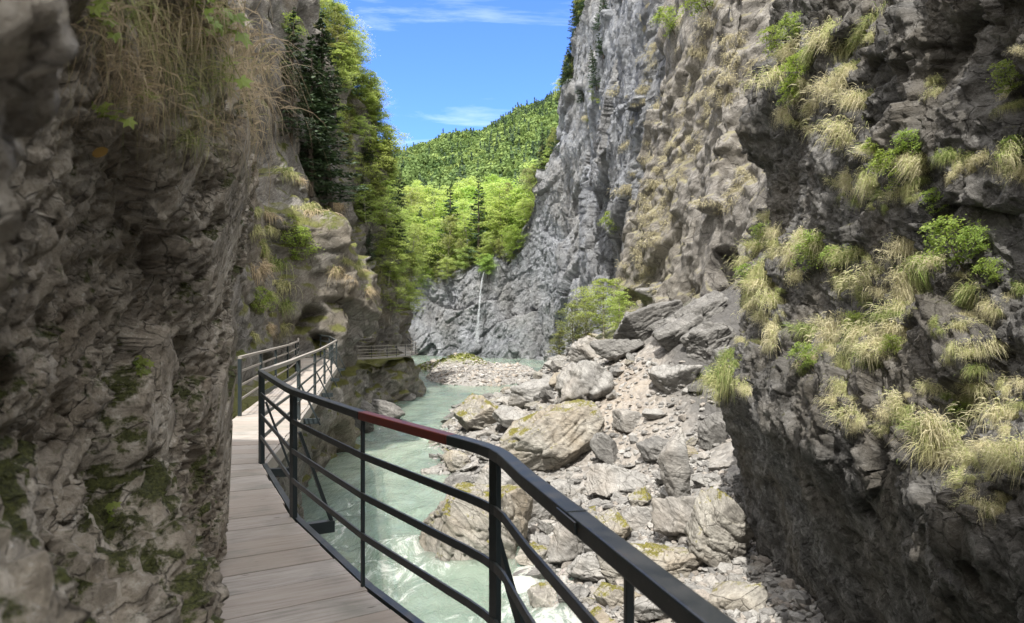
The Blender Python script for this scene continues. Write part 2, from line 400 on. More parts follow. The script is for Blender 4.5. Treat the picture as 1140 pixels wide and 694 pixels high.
def veil_mat(name):
    m, nt = new_mat(name); k = N(nt); co = k.n('ShaderNodeTexCoord').outputs['Object']
    f = k.ramp(k.noise(k.n('ShaderNodeMapping', inp={'Vector': co, 'Scale': (2.5, 2.5, .5)}).outputs[0], 1.2, 6, .7), [(.38, .04), (.68, .55)])
    d = k.n('ShaderNodeBsdfDiffuse', inp={'Color': (.75, .78, .82, 1)})
    x = k.n('ShaderNodeMixShader', inp={'Fac': f, 1: k.n('ShaderNodeBsdfTransparent').outputs[0], 2: d.outputs[0]})
    k.n('ShaderNodeOutputMaterial', inp={'Surface': x.outputs[0]}); return m
M['fall'] = veil_mat('white_water')

# ------------------------------------------------------------------ cliffs
def spline(pts, n_per=24):
    P = np.array(pts, float); Q = np.vstack([2 * P[0] - P[1], P, 2 * P[-1] - P[-2]]); out = []
    for i in range(1, len(Q) - 2):
        p0, p1, p2, p3 = Q[i - 1:i + 3]
        for t in np.linspace(0, 1, n_per, endpoint=False):
            out.append(.5 * ((2 * p1) + (-p0 + p2) * t + (2 * p0 - 5 * p1 + 4 * p2 - p3) * t * t + (-p0 + 3 * p1 - 3 * p2 + p3) * t ** 3))
    out.append(P[-1]); return np.array(out)

def sample_path(pts, dens):
    """points along a path; dens(x,y) = spacing wanted there"""
    c = spline(pts); seg = np.linalg.norm(np.diff(c, axis=0), axis=1)
    mid = (c[1:] + c[:-1]) / 2
    w = seg / np.array([dens(*m) for m in mid]); cum = np.concatenate([[0], np.cumsum(w)])
    n = int(cum[-1]) + 1; t = np.linspace(0, cum[-1], n)
    return np.stack([np.interp(t, cum, c[:, 0]), np.interp(t, cum, c[:, 1])], 1)

def cliff(name, pts, dens, zs, inset, disp, mat, side=1, top=None, cap=None, blur=0):
    """a rock wall: plan path x height rows; inset(x,y,z) moves it into the rock; disp(P) pushes it out along its normal.
    top(x,y): height above which the wall turns into a slope of tangent cap(x,y) rising away from the gorge"""
    path = sample_path(pts, dens)
    T = np.gradient(path, axis=0)
    ker = np.ones(9) / 9
    Tp = np.stack([np.convolve(np.pad(T[:, i], 4, 'edge'), ker, 'valid') for i in (0, 1)], 1)
    Tp /= np.linalg.norm(Tp, axis=1)[:, None]
    Nn = np.stack([-Tp[:, 1], Tp[:, 0]], 1) * side
    zs = np.asarray(zs, float); nu, nh = len(path), len(zs)
    X = np.repeat(path[:, 0:1], nh, 1); Y = np.repeat(path[:, 1:2], nh, 1); H = np.repeat(zs[None, :], nu, 0)
    if top is not None:
        zt = np.array([top(*p) for p in path])[:, None]; an = np.array([cap(*p) for p in path])[:, None]
        over = np.maximum(0, H - zt)
        Z = np.where(H > zt, zt + over * np.sin(an), H); back = over * np.cos(an)
    else:
        Z = H; back = 0
    ins = inset(X, Y, Z) + back
    P = np.stack([X - Nn[:, 0:1] * ins, Y - Nn[:, 1:2] * ins, Z], 2)
    du = np.gradient(P, axis=0); dv = np.gradient(P, axis=1)
    nm = np.cross(du, dv) * side * 1.0
    nm /= np.linalg.norm(nm, axis=2)[:, :, None] + 1e-9
    ref = np.zeros_like(nm); ref[..., 0] = Nn[:, 0:1]; ref[..., 1] = Nn[:, 1:2]; ref[..., 2] = .3
    nm *= np.sign((nm * ref).sum(2))[:, :, None]
    d = disp(P.reshape(-1, 3)).reshape(nu, nh)
    for _ in range(blur):
        e = np.pad(d, 1, 'edge'); d = (4 * d + 2 * (e[:-2, 1:-1] + e[2:, 1:-1] + e[1:-1, :-2] + e[1:-1, 2:]) + e[:-2, :-2] + e[2:, 2:] + e[:-2, 2:] + e[2:, :-2]) / 16
    P = P + nm * d[:, :, None]
    idx = np.arange(nu * nh).reshape(nu, nh)
    q = np.stack([idx[:-1, :-1], idx[1:, :-1], idx[1:, 1:], idx[:-1, 1:]], 2).reshape(-1, 4)
    if side > 0: q = q[:, ::-1]
    me = mesh_np(name, P.reshape(-1, 3), q, mat)
    o = obj(name, me)
    st_u = max(1, nu // 220); st_h = max(1, nh // 160)
    Pc = P[::st_u, ::st_h]; a, b = Pc.shape[:2]; ic = np.arange(a * b).reshape(a, b)
    qc = np.stack([ic[:-1, :-1], ic[1:, :-1], ic[1:, 1:], ic[:-1, 1:]], 2).reshape(-1, 4)
    if side > 0: qc = qc[:, ::-1]
    bvh = BVHTree.FromPolygons([Vector(p) for p in Pc.reshape(-1, 3)], qc.tolist())
    return o, bvh, P

def smooth(a, b, x):
    t = np.clip((x - a) / (b - a), 0, 1); return t * t * (3 - 2 * t)

def block(P, size, rot, an=(1, 1, 1), warp=.11):
    Q = (P @ rotm(*rot)) / (size * np.array(an))
    Q = Q + warp * np.stack([perlin(Q * 1.7 + 5), perlin(Q * 1.7 + 15), perlin(Q * 1.7 + 25)], 1)
    return cells(Q)

# --- near dark buttress on the right
A_PATH = [(3.9, -7), (4.0, 0), (4.3, 5), (4.75, 10), (5.3, 16), (6.0, 20.3), (6.9, 22.4), (8.7, 23.8), (12, 25), (18, 26)]
def insA(X, Y, Z):
    tilt = np.interp(Y, [9, 16, 21.5], [.44, .32, .16])
    zz = np.array([-.35, .5, 2.0, 3.0, 3.8, 6, 7.2, 9, 12, 15])
    far = np.interp(Z, zz, [0, .12, .75, .45, 1.15, 1.3, .75, 1.3, 1.5, .9])
    near = np.interp(Z, zz, [0, .25, .95, 1.05, 1.0, 1.1, 1.3, 1.7, 2.4, 3.2])
    w = smooth(13, 18, Y)
    hi = near * (1 - w) + far * w
    return np.where(Z < -.35, tilt * (-.35 - Z), hi)
def dispA(P):
    r = (.8, .15, .1)
    b1, e1 = block(P, 1.5, r, (1, 1.2, .7)); b2, e2 = block(P, .5, (.9, .2, .3), (1, 1.3, .55)); b3, e3 = block(P, .17, (.7, .1, .2), (1.2, 1.5, .5))
    under = smooth(-.1, -.9, P[:, 2])
    d = .30 * b1 * (1 - .5 * under) + .13 * b2 * (1 - .6 * under) + .062 * b3 * (1 - .6 * under)
    d -= .03 * (1 - smooth(0, .1, e1)) + .012 * (1 - smooth(0, .1, e2))
    d += .30 * fbm(P * .4, 4) + .075 * fbm(P * np.array([2.2, 2.2, 2.2]), 6, .6) + .035 * fbm((P @ rotm(*r)) * np.array([2, 2, 11]), 4, ridged=True)
    return d
zA = np.concatenate([np.arange(-6.2, -2, .05), np.arange(-2, 6, .034), np.arange(6, 13, .055), np.arange(13, 40, .5)])
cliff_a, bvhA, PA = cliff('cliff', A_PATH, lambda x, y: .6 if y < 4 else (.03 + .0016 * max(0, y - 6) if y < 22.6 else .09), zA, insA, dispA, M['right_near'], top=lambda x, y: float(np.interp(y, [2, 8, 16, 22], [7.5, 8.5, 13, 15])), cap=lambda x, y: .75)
tag(cliff_a, 'dark overhanging rock buttress filling the right side, hung with pale grass tufts', 'cliff', kind='structure')

# --- grey cliff far on the right and tan cliff with the cave in front of it
B_PATH = [(17, 25.5), (13.2, 28), (11.7, 32), (11.75, 36.2), (11.9, 37.8), (11.4, 38.8), (10.6, 39.6), (10.3, 42), (10.2, 46), (9.6, 55), (10.2, 63), (13, 69)]
CAVE = Vector((11.25, 38.9, 4.55))
def insB(X, Y, Z):
    return np.interp(Z, [-6, 3, 10, 20, 50], [-.6, 0, .9, 2.2, 7]) - .9 * np.exp(-((Y - 56) / 5) ** 2) * smooth(14, 4, Z)
def dispB(P):
    b1, e1 = block(P, 4.2, (-.85, .1, .1), (1, 1.6, .7)); b2, e2 = block(P, 1.5, (-.8, .3, .1), (1, 1.5, .7)); b3, e3 = block(P, .5, (-.7, .2, .2), (1.2, 1.4, .6))
    d = 1.05 * b1 + .42 * b2 + .16 * b3 - .12 * (1 - smooth(0, .08, e1)) - .05 * (1 - smooth(0, .1, e2))
    d += .5 * fbm(P * .22, 3) + .16 * fbm(P * 1.4, 6, .6)
    q = (P - np.array(CAVE)) / np.array([1.15, 1.15, 1.3]); r = np.sqrt((q * q).sum(1) + 1e-6) + .15 * fbm(P * .8, 3)
    return d * smooth(.6, 2.2, r) - 6.0 * (1 - smooth(.68, .95, r))
zB = np.concatenate([np.arange(-7, 22, .11), np.arange(22, 50, .5)])
cliff_b, bvhB, PB = cliff('cliff', B_PATH, lambda x, y: (.07 if 36 < y < 41 else .11) if y > 29 else .3, zB, insB, dispB, M['right_mid'], blur=1)
tag(cliff_b, 'tan grassy rock wall with a small round cave above the scree', 'cliff', kind='structure')

C_PATH = [(16, 50), (12.5, 60), (11.2, 75), (11.0, 95), (10.6, 115), (8.6, 130), (5, 140), (-3, 147), (-12, 152), (-22, 158), (-36, 166)]
def topC(x, y): return float(np.interp(y, [110, 116, 125, 135, 141, 147, 152, 158, 166], [62, 54, 43, 35, 27, 15.5, 11.5, 11.0, 12]))
def insC(X, Y, Z):
    # smooth overhanging bay under a roof, as at the middle of the wall
    bay = 5.0 * smooth(80, 84, Y) * smooth(104, 98, Y) * smooth(2, 10, Z) * smooth(20.5, 18.5, Z) + 2.5 * smooth(112, 115, Y) * smooth(128, 122, Y) * smooth(6, 14, Z) * smooth(25, 22, Z)
    return np.interp(Z, [-7, 0, 15, 60], [-.5, 0, .4, 3.0]) + bay
def dispC(P):
    P = P + 1.1 * np.stack([perlin(P * .13), perlin(P * .13 + 9), perlin(P * .13 + 19)], 1)
    b1, e1 = block(P, 11, (-.7, .3, .5), (1, 1.5, .9)); b2, e2 = block(P, 4.2, (-1.0, .5, .4), (1, 1.7, .9)); b3, e3 = block(P, 1.2, (-1.1, .2, .3), (1, 1.6, .7))
    d = 2.0 * b1 + .75 * b2 + .34 * b3 + .12 * block(P, .55, (-1.0, .2, .3), (1, 1.6, .7))[0] - .2 * (1 - smooth(0, .06, e1)) - .08 * (1 - smooth(0, .1, e2))
    d += 1.4 * fbm(P * .06, 3) + .1 * fbm(P * 1.2, 5, .6) + .2 * fbm(P * np.array([.5, .5, .07]), 4, ridged=True)
    return d
zC = np.concatenate([np.arange(-8, 30, .17), np.arange(30, 62, .3), np.arange(62, 100, .8)])
cliff_c, bvhC, PC = cliff('cliff', C_PATH, lambda x, y: .17 if y > 70 else .4, zC, insC, dispC, M['right_far'], top=topC, cap=lambda x, y: float(np.interp(y, [120, 140], [.6, .26])))
tag(cliff_c, 'tall blue-grey limestone wall at the bend of the river, bare and streaked', 'cliff', kind='structure')

# --- cliff at the left beyond the first bend of the walkway
E_PATH = [(-2.3, 6.3), (-3.55, 9.5), (-4.7, 15), (-5.9, 20), (-7.3, 27), (-8.3, 33), (-8.7, 38), (-9.25, 41.5), (-10.6, 43.5), (-12.6, 47), (-13.2, 54), (-11.9, 60.5), (-10.3, 65.5), (-9.7, 69), (-10.2, 72.5),
          (-13.0, 77), (-13.9, 88), (-14.2, 98), (-17, 108), (-25, 130), (-40, 170)]
CAVE_F = Vector((-10.2, 36.5, .5))
def insE(X, Y, Z):
    deck = np.interp(Y, [8, 12, 30, 34, 36], [1.5, 2.1, 2.4, 2.6, 0]) * smooth(-.75, -.35, Z) + .55 * smooth(38, 34, Y) * smooth(-.35, -.75, Z)
    up = np.interp(Z, [0, 6, 12, 40], [0, .5, 1.5, 4])
    front = -1.5 * smooth(34, 38, Y) * smooth(44, 40, Y) * smooth(-1, 2, Z) * smooth(9, 5, Z)
    front = front + 2.6 * smooth(33, 36, Y) * smooth(48, 44, Y) * smooth(6.2, 7.6, Z)
    pillar = 3.4 * smooth(57, 60, Y) * smooth(75, 71, Y) * smooth(-2.1, -1.5, Z)
    return deck + up + front + pillar
def dispE(P):
    b1, e1 = block(P, 3.6, (.4, -.5, .1), (1, 1, .9)); b2, e2 = block(P, 1.3, (.3, -.6, .5), (1, 1, .7)); b3, e3 = block(P, .45, (.2, -.4, .6), (1.2, 1.2, .6))
    near = smooth(33, 36, P[:, 1]) * .6 + .4
    d = (1.3 * b1 * near + .45 * b2 + .17 * b3 - .12 * (1 - smooth(0, .1, e1)) - .04 * (1 - smooth(0, .1, e2)))
    d += .4 * fbm(P * .25, 3) + .1 * fbm(P * 1.6, 5)
    q = (P - np.array(CAVE_F)) / np.array([1.6, 1.7, 1.75]); q[:, 2] += .5 * q[:, 1]; r = np.sqrt((q * q).sum(1) + 1e-6) + .35 * fbm(P * .9, 3)
    d = d * smooth(.9, 1.6, r) - 4.5 * (1 - smooth(.6, 1.0, r))
    # the walkway's bed stays clear
    bed = (P[:, 1] < 36) & (P[:, 2] > -.8)
    d = np.where(bed, np.minimum(d, .25), d)
    d = np.where((P[:, 1] < 36) & (P[:, 2] <= -.3), np.minimum(d, .6), d)
    return d
def topE(x, y): return float(np.interp(y, [6, 12, 20, 30, 40, 50, 60, 72, 80, 100, 130], [3, 4, 8, 16, 20, 29, 32, 22, 18, 16, 14]))
zE = np.concatenate([np.arange(-6.5, 10, .085), np.arange(10, 46, .35)])
cliff_e, bvhE, PE = cliff('cliff', E_PATH, lambda x, y: .09 + .0012 * y if y < 80 else .5, zE, insE, dispE, M['left_far'], side=-1, top=topE, cap=lambda x, y: float(np.interp(y, [14, 22, 30, 60, 100, 140], [.3, .8, 1.05, 1.0, .8, .6])), blur=1)
tag(cliff_e, 'grey cliff along the left bank behind the walkway, tree covered on top', 'cliff', kind='structure')

# --- the rock face right beside the camera on the left
D_PATH = [(2.6, -16), (1.2, -9), (.35, -5), (-.1, -2.5), (-.38, -.6), (-.44, .25), (-.52, .62), (-.80, 1.2), (-1.13, 2.2), (-1.50, 3.3), (-1.86, 4.4), (-2.08, 5.1), (-2.5, 5.75), (-3.4, 6.3), (-6, 7.2), (-11, 9)]  # unseen stretch behind the camera added to keep sun off the near boardwalk
def insD(X, Y, Z):
    a = np.interp(Z, [-6, -.3, 0, .55, 1.0, 1.6, 2.2, 2.7, 3.6, 6, 12, 30], [.1, .05, 0, -.02, .13, .16, .02, -.12, .2, .6, .9, 3])
    far = np.interp(Z, [-6, 0, 1.0, 2.0, 2.6, 3.4, 4.2, 7, 30], [.25, .06, .02, -.06, -.16, -.12, .15, .4, 2])
    w = smooth(2.2, 4.4, Y)
    knob = -.115 * np.exp(-((Y - .58) / .17) ** 2) * np.exp(-((Z - 1.9) / .17) ** 2)      # the knob close to the lens
    foot = -.16 * np.exp(-((Y - 1.05) / .35) ** 2) * smooth(1.42, 1.30, Z)
    ledge = -.22 * np.exp(-((Y - 1.9) / .8) ** 2) * smooth(1.12, .95, Z) * smooth(-.2, .4, Z)
    return a * (1 - w) * smooth(.5, 1.2, Y) + far * w + knob + foot + ledge
def dispD(P):
    k = np.clip(P[:, 1] / 3.0, .28, 1)
    r = (.6, -.2, .1)
    up_ = 1 - .5 * smooth(1.0, 1.35, P[:, 2]) * smooth(1.0, 1.8, P[:, 1])
    b1, e1 = block(P, .62, r, (1, 1.2, .6), .06); b2, e2 = block(P, .2, (.6, -.2, .1), (1, 1.4, .5), .04); b3, e3 = block(P, .07, (.6, -.2, .2), (1.2, 1.4, .5), .03); b4, e4 = block(P, .034, (.5, -.1, .3), (1, 1.5, .5), .02)
    d = k * (.12 * b1 + .085 * b2 * up_ - .02 * (1 - smooth(0, .1, e1))) + .04 * b3 * (.4 + .6 * k) * up_
    d += .016 * b4 * (.4 + .6 * k)
    d += k * .1 * fbm(P * .9, 3) + .016 * fbm(P * 9, 5, .65) + .02 * k * fbm(P * 3, 3, ridged=True) + k * .018 * fbm((P @ rotm(*r)) * np.array([4, 4, 22]), 4, ridged=True)
    # nothing leans over the boards
    return np.where(P[:, 1] > 2.2, np.minimum(d, .11), d)
zD = np.concatenate([np.arange(-6, -.3, .3), np.arange(-.3, 3.6, .013), np.arange(3.6, 30, .4)])
def topD(x, y): return float(np.clip(1.5 * (9.4 - y), 5.2, 21))  # height shaped so its shadow covers the near deck and ends past the corner
cliff_d, bvhD, PD = cliff('cliff', D_PATH, lambda x, y: .012 + .0022 * max(0, y) if (y > .2 and x > -2.6) else (.05 if x > -3.6 and y > 0 else .4), zD, insD, dispD, M['near_left'], side=-1, top=topD, cap=lambda x, y: .35)
tag(cliff_d, 'dark mossy rock face close beside the camera on the left', 'cliff', kind='structure')

# ------------------------------------------------------------------ ground, gravel bank, water, hill, sky
SHORE = np.array([(-10, 2.6), (5, 2.3), (12, 1.9), (16.8, 1.5), (21.1, 1.05), (24.3, .95), (28, .5), (31, -1.2), (33.5, -3.2), (37, -3.9), (46.7, -4.2), (57, -4.3), (63, -3.0), (70, -.9), (86, 3.2), (102, 5.3), (116, 7.4), (135, 12)])
def ground_z(X, Y):
    X = np.asarray(X, float); Y = np.asarray(Y, float)
    P = np.stack([X.ravel(), Y.ravel(), 0 * X.ravel()], 1)
    w1 = (fbm(P * .16, 3)).reshape(X.shape); w2 = fbm(P * .8 + 9, 4).reshape(X.shape)
    xs = np.interp(Y, SHORE[:, 0], SHORE[:, 1]) + .8 * w1
    d = X - xs
    st = np.interp(Y, [17, 25, 34, 60, 80], [.35, .52, .64, .66, .45])
    fl = np.interp(Y, [17, 25, 60], [.16, .26, .34])
    z = np.where(d < 0, np.maximum(.45 * d, -1.3), np.where(d < 4, fl * d, fl * 4 + st * (d - 4)))
    z = np.minimum(z, 12)
    z = z + .5 * np.abs(fbm((P + 3) * np.array([.5, .9, 1]), 4)).reshape(X.shape) * smooth(6.5, 8.5, X) * smooth(26, 29, Y) * smooth(56, 50, Y)
    z = z + np.where(d > 0, .35 * w1 + .16 * w2, .05 * w2) * np.clip(d + .5, 0, 1)
    # gravel bank at the bend
    e = ((X + 3.8) / 8.6) ** 2 + ((Y - 98) / 21.) ** 2
    e2 = ((X + 10.5) / 7) ** 2 + ((Y - 116) / 15) ** 2
    bank = -1.2 + 2.0 * smooth(1.25, .35, e) + .15 * w1 + 1.9 * smooth(1.1, .1, e2)
    z = np.maximum(z, np.where(Y > 72, bank, -9))
    return WZ + z
gx = np.concatenate([np.arange(-70, -16, 3.), np.arange(-16, 18, .2), np.arange(18, 70, 3.)])
gy = np.concatenate([np.arange(-40, 8, 2.), np.arange(8, 60, .2), np.arange(60, 172, .6)])
GX, GY = np.meshgrid(gx, gy, indexing='ij'); GZ = ground_z(GX, GY)
def grid_faces(a, b):
    i = np.arange(a * b).reshape(a, b)
    return np.stack([i[:-1, :-1], i[1:, :-1], i[1:, 1:], i[:-1, 1:]], 2).reshape(-1, 4)
e2 = ((GX + 10) / 8.) ** 2 + ((GY - 116) / 13) ** 2
green = smooth(1.15, .55, e2) + smooth(40, 48, GY) * smooth(66, 58, GY) * smooth(5, 8, GX) * .8
oc = at(690, 430, 36); ochre = np.exp(-(((GX - 4.9) / 2.2) ** 2 + ((GY - 35) / 6) ** 2))
gme = mesh_np('ground', np.stack([GX, GY, GZ], 2).reshape(-1, 3), grid_faces(*GX.shape), M['ground'], attrs={'green': np.clip(green, 0, 1).ravel(), 'ochre': np.clip(ochre * .7, 0, 1).ravel(), 'bedrock': np.clip(smooth(6.6, 8.2, GX + .6 * fbm(np.stack([GX.ravel(), GY.ravel(), 0 * GX.ravel()], 1) * .5, 3).reshape(GX.shape)) * smooth(26, 29, GY) * smooth(56, 50, GY), 0, 1).ravel()})
ground = tag(obj('ground', gme), 'scree and gravel floor of the gorge rising from the river to the right cliff', 'ground', kind='structure')
bvhG = BVHTree.FromPolygons([Vector(p) for p in np.stack([GX, GY, GZ], 2).reshape(-1, 3)], grid_faces(*GX.shape).tolist())

wx = np.arange(-34, 16, .25); wy = np.concatenate([np.arange(-20, 8, 1.), np.arange(8, 60, .2), np.arange(60, 170, .7)])
WX, WY = np.meshgrid(wx, wy, indexing='ij')
Pw = np.stack([WX.ravel(), WY.ravel(), 0 * WX.ravel()], 1)
rough = np.clip(.15 + .9 * fbm(Pw * np.array([.22, .1, 1]), 3).reshape(WX.shape) + .8 * smooth(34, 20, WY) + .5 * np.exp(-((WX + 3.4) / 1.2) ** 2) * smooth(30, 36, WY) * smooth(62, 54, WY), 0, 1.4)
WZZ = WZ + (.06 + .14 * rough) * fbm(Pw * np.array([.9, .5, 1]), 4).reshape(WX.shape)
wme = mesh_np('river_water', np.stack([WX, WY, WZZ], 2).reshape(-1, 3), grid_faces(*WX.shape), M['water'], attrs={'rough': rough.ravel()})
tag(obj('water', wme), 'milky turquoise glacier river running through the gorge', 'river', kind='structure')

def hill_z(X, Y):
    X = np.asarray(X, float); Y = np.asarray(Y, float)
    P = np.stack([X.ravel(), Y.ravel(), 0 * X.ravel()], 1)
    n = fbm(P * .012, 4).reshape(X.shape)
    r = np.interp(Y, [120, 150, 190, 240, 600, 700, 1000, 3000], [-6, 8, 24, 38, 168, 176, 130, 90])
    side = np.clip(X, -400, 500) * np.interp(Y, [150, 250, 600], [.0, .12, .36])
    return r + side + n * np.interp(Y, [150, 300], [3, 13])
hx = np.concatenate([np.arange(-1500, -220, 80.), np.arange(-220, 260, 6.), np.arange(260, 1500, 80.)])
hy_ = np.concatenate([np.arange(168, 720, 6.), np.arange(720, 3000, 80.)])
HXg, HYg = np.meshgrid(hx, hy_, indexing='ij'); HZg = hill_z(HXg, HYg)
M['hill'] = plain_mat('forest_floor', (.035, .06, .018), .95, 0, .4, .06, .3, .1)
tag(obj('hill', mesh_np('hill', np.stack([HXg, HYg, HZg], 2).reshape(-1, 3), grid_faces(*HXg.shape), M['hill'])), 'wooded hillside rising beyond the end of the gorge', 'hill', kind='structure')

# ------------------------------------------------------------------ ray helper
CAM = Vector((0, 0, CZ))
def ray(px, py, *bvhs):
    d = Vector(((px - HX) / F, 1, -(py - HY) / F)).normalized()
    best = None
    for b in bvhs:
        h = b.ray_cast(CAM, d, 3000)
        if h[0] is not None and (best is None or h[3] < best[2]): best = (h[0], h[1], h[3])
    return best
def down(x, y, bvh=None, z=60):
    h = (bvh or bvhG).ray_cast(Vector((x, y, z)), Vector((0, 0, -1)), 200)
    return h[0]
exec_parts = True
# ------------------------------------------------------------------ boardwalk
EDGE = [(1.35, -3.2, 0), (.95, -1.2, 0), (.72, 0, 0), (.385, 1.317, 0), (-.02, 3.0, 0), (-.19, 3.42, 0), (-.93, 4.5, 0), (-1.87, 6.11, 0), (-2.96, 8.46, 0)]
FAR = [(-2.96, 8.46, 0), (-3.42, 11, -.02), (-3.95, 13.4, -.06), (-5.10, 19, -.13), (-6.25, 24.5, -.16), (-7.25, 29.6, -.14), (-8.5, 33.4, -.05), (-9.9, 36.2, 0), (-11.8, 38.6, 0)]

def resample(pts, step):
    P = np.array(pts, float); L = np.concatenate([[0], np.cumsum(np.linalg.norm(np.diff(P, axis=0), axis=1))])
    t = np.arange(0, L[-1], step)
    R = np.stack([np.interp(t, L, P[:, i]) for i in range(3)], 1)
    ker = np.ones(5) / 5
    Q = np.stack([np.convolve(np.pad(R[:, i], 2, 'edge'), ker, 'valid') for i in range(3)], 1)
    T = np.gradient(Q, axis=0); T /= np.linalg.norm(T, axis=1)[:, None]
    return R, T

bw = empty('boardwalk', (-2.5, 7, 0)); BWL = Vector((-2.5, 7, 0))
tag(bw, 'grey plank boardwalk bolted to the left cliff and curving away above the river', 'walkway')
def local(o, root):    # keep world coordinates for a child of a moved empty
    o.matrix_parent_inverse = Matrix.Translation(-root.location); return o
R, T = resample(EDGE[:-1] + FAR, .35)
mb = MB()
def width_at(y): return float(np.interp(y, [0, 5, 8.5, 13, 25, 40], [1.75, 1.55, 1.35, 1.12, 1.3, 1.5]))
half = []
for i in range(len(R) - 1):
    w = width_at(R[i, 1]); pts = []
    n0 = np.array([-T[i, 1], T[i, 0], 0]); n1 = np.array([-T[i + 1, 1], T[i + 1, 0], 0])
    a, b = R[i], R[i + 1]
    g = .012 * (b - a) + 0
    dz = random.uniform(-.003, .003); ov = random.uniform(-.012, .012)
    gap = .014
    p0, p1 = a + (b - a) * gap, b - (b - a) * gap
    for z in (-.05, 0):
        zz = np.array([0, 0, z + dz])
        pts += [p0 - n0 * ov + zz, p1 - n1 * ov + zz, p1 + n1 * w + zz, p0 + n0 * w + zz]
    mb.hexa([tuple(p) for p in pts])
local(mb.build('deck', M['wood'], bw, bevel=.004), bw)
mb = MB(); mb.sweep([(x + .035, y + .02, z - .07) for x, y, z in EDGE], .05, .14)
local(mb.build('edge_beam', M['steel'], bw), bw)
mb = MB(); mb.sweep([(x + .03, y + .01, z - .12) for x, y, z in FAR], .06, .2)
local(mb.build('edge_beam', M['galv'], bw), bw)
# cantilever brackets under the boards, reaching out to carry the raking struts
BR = [((-.13, 3.22, 0), (.75, .62)), ((-1.87, 6.11, 0), (.86, .5)), ((-2.96, 8.46, 0), (.95, .30)), ((-3.95, 13.4, -.06), (.97, .2)), ((-5.10, 19, -.13), (.97, .2)), ((-6.25, 24.5, -.16), (.97, .2)), ((-7.25, 29.6, -.14), (.95, .3))]
for (x, y, z), (dx, dy) in BR:
    mb = MB(); L = .36
    mb.bar((x - dx * .9, y - dy * .9, z - .12), (x + dx * L, y + dy * L, z - .12), .07, .10)
    local(mb.build('support_bracket', M['steel'], bw), bw)

def lift(p, h): return (p[0], p[1], p[2] + h)
# --- near railing
rl = empty('railing', (-.13, 3.2, 0)); tag(rl, 'dark green steel railing with one red stretch of handrail along the near boardwalk', 'railing')
CORN = [(.39, 1.3), (.20, 2.06), (.06, 2.62), (.0, 2.9), (-.035, 3.06), (-.075, 3.18), (-.13, 3.29), (-.21, 3.42), (-.42, 3.72)]
line = [(1.35, -3.2), (.95, -1.2), (.72, 0)] + CORN
RED0, RED1 = (-.935, 4.49), (-.30, 3.55)
seg_a = [lift((x, y, 0), 1.075) for x, y in line[:-1]] + [lift((*RED1, 0), 1.075)]
seg_b = [lift((*RED0, 0), 1.075)] + [lift((x, y, 0), 1.075) for x, y in [(-1.35, 5.2), (-1.80, 5.98), (-1.87, 6.11), (-1.94, 6.25), (-2.96, 8.46)]]
mb = MB(); mb.sweep(seg_a, .062, .05); local(mb.build('handrail', M['steel'], rl, bevel=.006), rl)
mb = MB(); mb.sweep(seg_b, .062, .05); local(mb.build('handrail', M['steel'], rl, bevel=.006), rl)
mb = MB(); mb.sweep([lift((*RED1, 0), 1.075), lift((*RED0, 0), 1.075)], .063, .051)
o = local(mb.build('handrail', M['red'], rl, bevel=.006), rl); tag(o, 'red primed stretch of handrail')
# bolted joint in the handrail close to the camera
ja, jb = Vector((.215, 2.0, 1.075)), Vector((.165, 2.2, 1.075)); jd = (jb - ja).normalized(); jn = Vector((jd.y, -jd.x, 0))
mb = MB()
for s in (1, -1): mb.box((ja + jb) / 2 + jn * .035 * s, jd * .17, jn * .006, Vector((0, 0, .036)))
mb.box((ja + jb) / 2 + Vector((0, 0, .0265)), jd * .004, jn * .063, Vector((0, 0, .002)))
jp = local(mb.build('joint_plate', M['steel'], rl), rl)
for t in (-.06, -.022, .022, .06):
    b = MB(); c = (ja + jb) / 2 + jd * t
    b.tube([c - jn * .036, c - jn * .045, c - jn * .0455], [.0085, .0085, .001], 8)
    bo = b.build('bolt', M['steel'], jp); bo.matrix_parent_inverse = jp.matrix_parent_inverse.copy()
for t in (-.03, .03):
    b = MB(); c = (ja + jb) / 2 + jd * t + Vector((0, 0, .026))
    b.tube([c, c + Vector((0, 0, .006)), c + Vector((0, 0, .0062))], [.009, .008, .001], 8)
    bo = b.build('bolt', M['steel'], jp); bo.matrix_parent_inverse = jp.matrix_parent_inverse.copy()
rail_line = line[:-1] + [RED1, RED0, (-1.35, 5.2), (-1.80, 5.98), (-1.87, 6.11), (-1.94, 6.25), (-2.96, 8.46)]
for h in (.82, .57, .32):
    mb = MB(); mb.sweep([(x, y, h) for x, y in rail_line], .014, .042); local(mb.build('rail', M['steel'], rl, bevel=.002), rl)
POSTS = [((-.085, 3.2), .055, .03), ((-1.87, 6.11), .075, .04), ((-2.96, 8.46), .075, .05), ((-.945, 4.5), .022, .022), ((.235, 1.66 + .28), .022, .022), ((.60, .5), .055, .03)]
POSTS[4] = ((.275, 1.76), .022, .022)
for (x, y), a, b in POSTS:
    mb = MB(); ang = math.atan2(.62, .75) if y > 3 else .2
    d = Vector((math.cos(ang), math.sin(ang), 0)); n = Vector((-d.y, d.x, 0))
    mb.box((x + .012 * d.x, y + .012 * d.y, .475), d * b, n * a, Vector((0, 0, 1.15)))
    local(mb.build('post', M['steel'], rl, bevel=.003), rl)
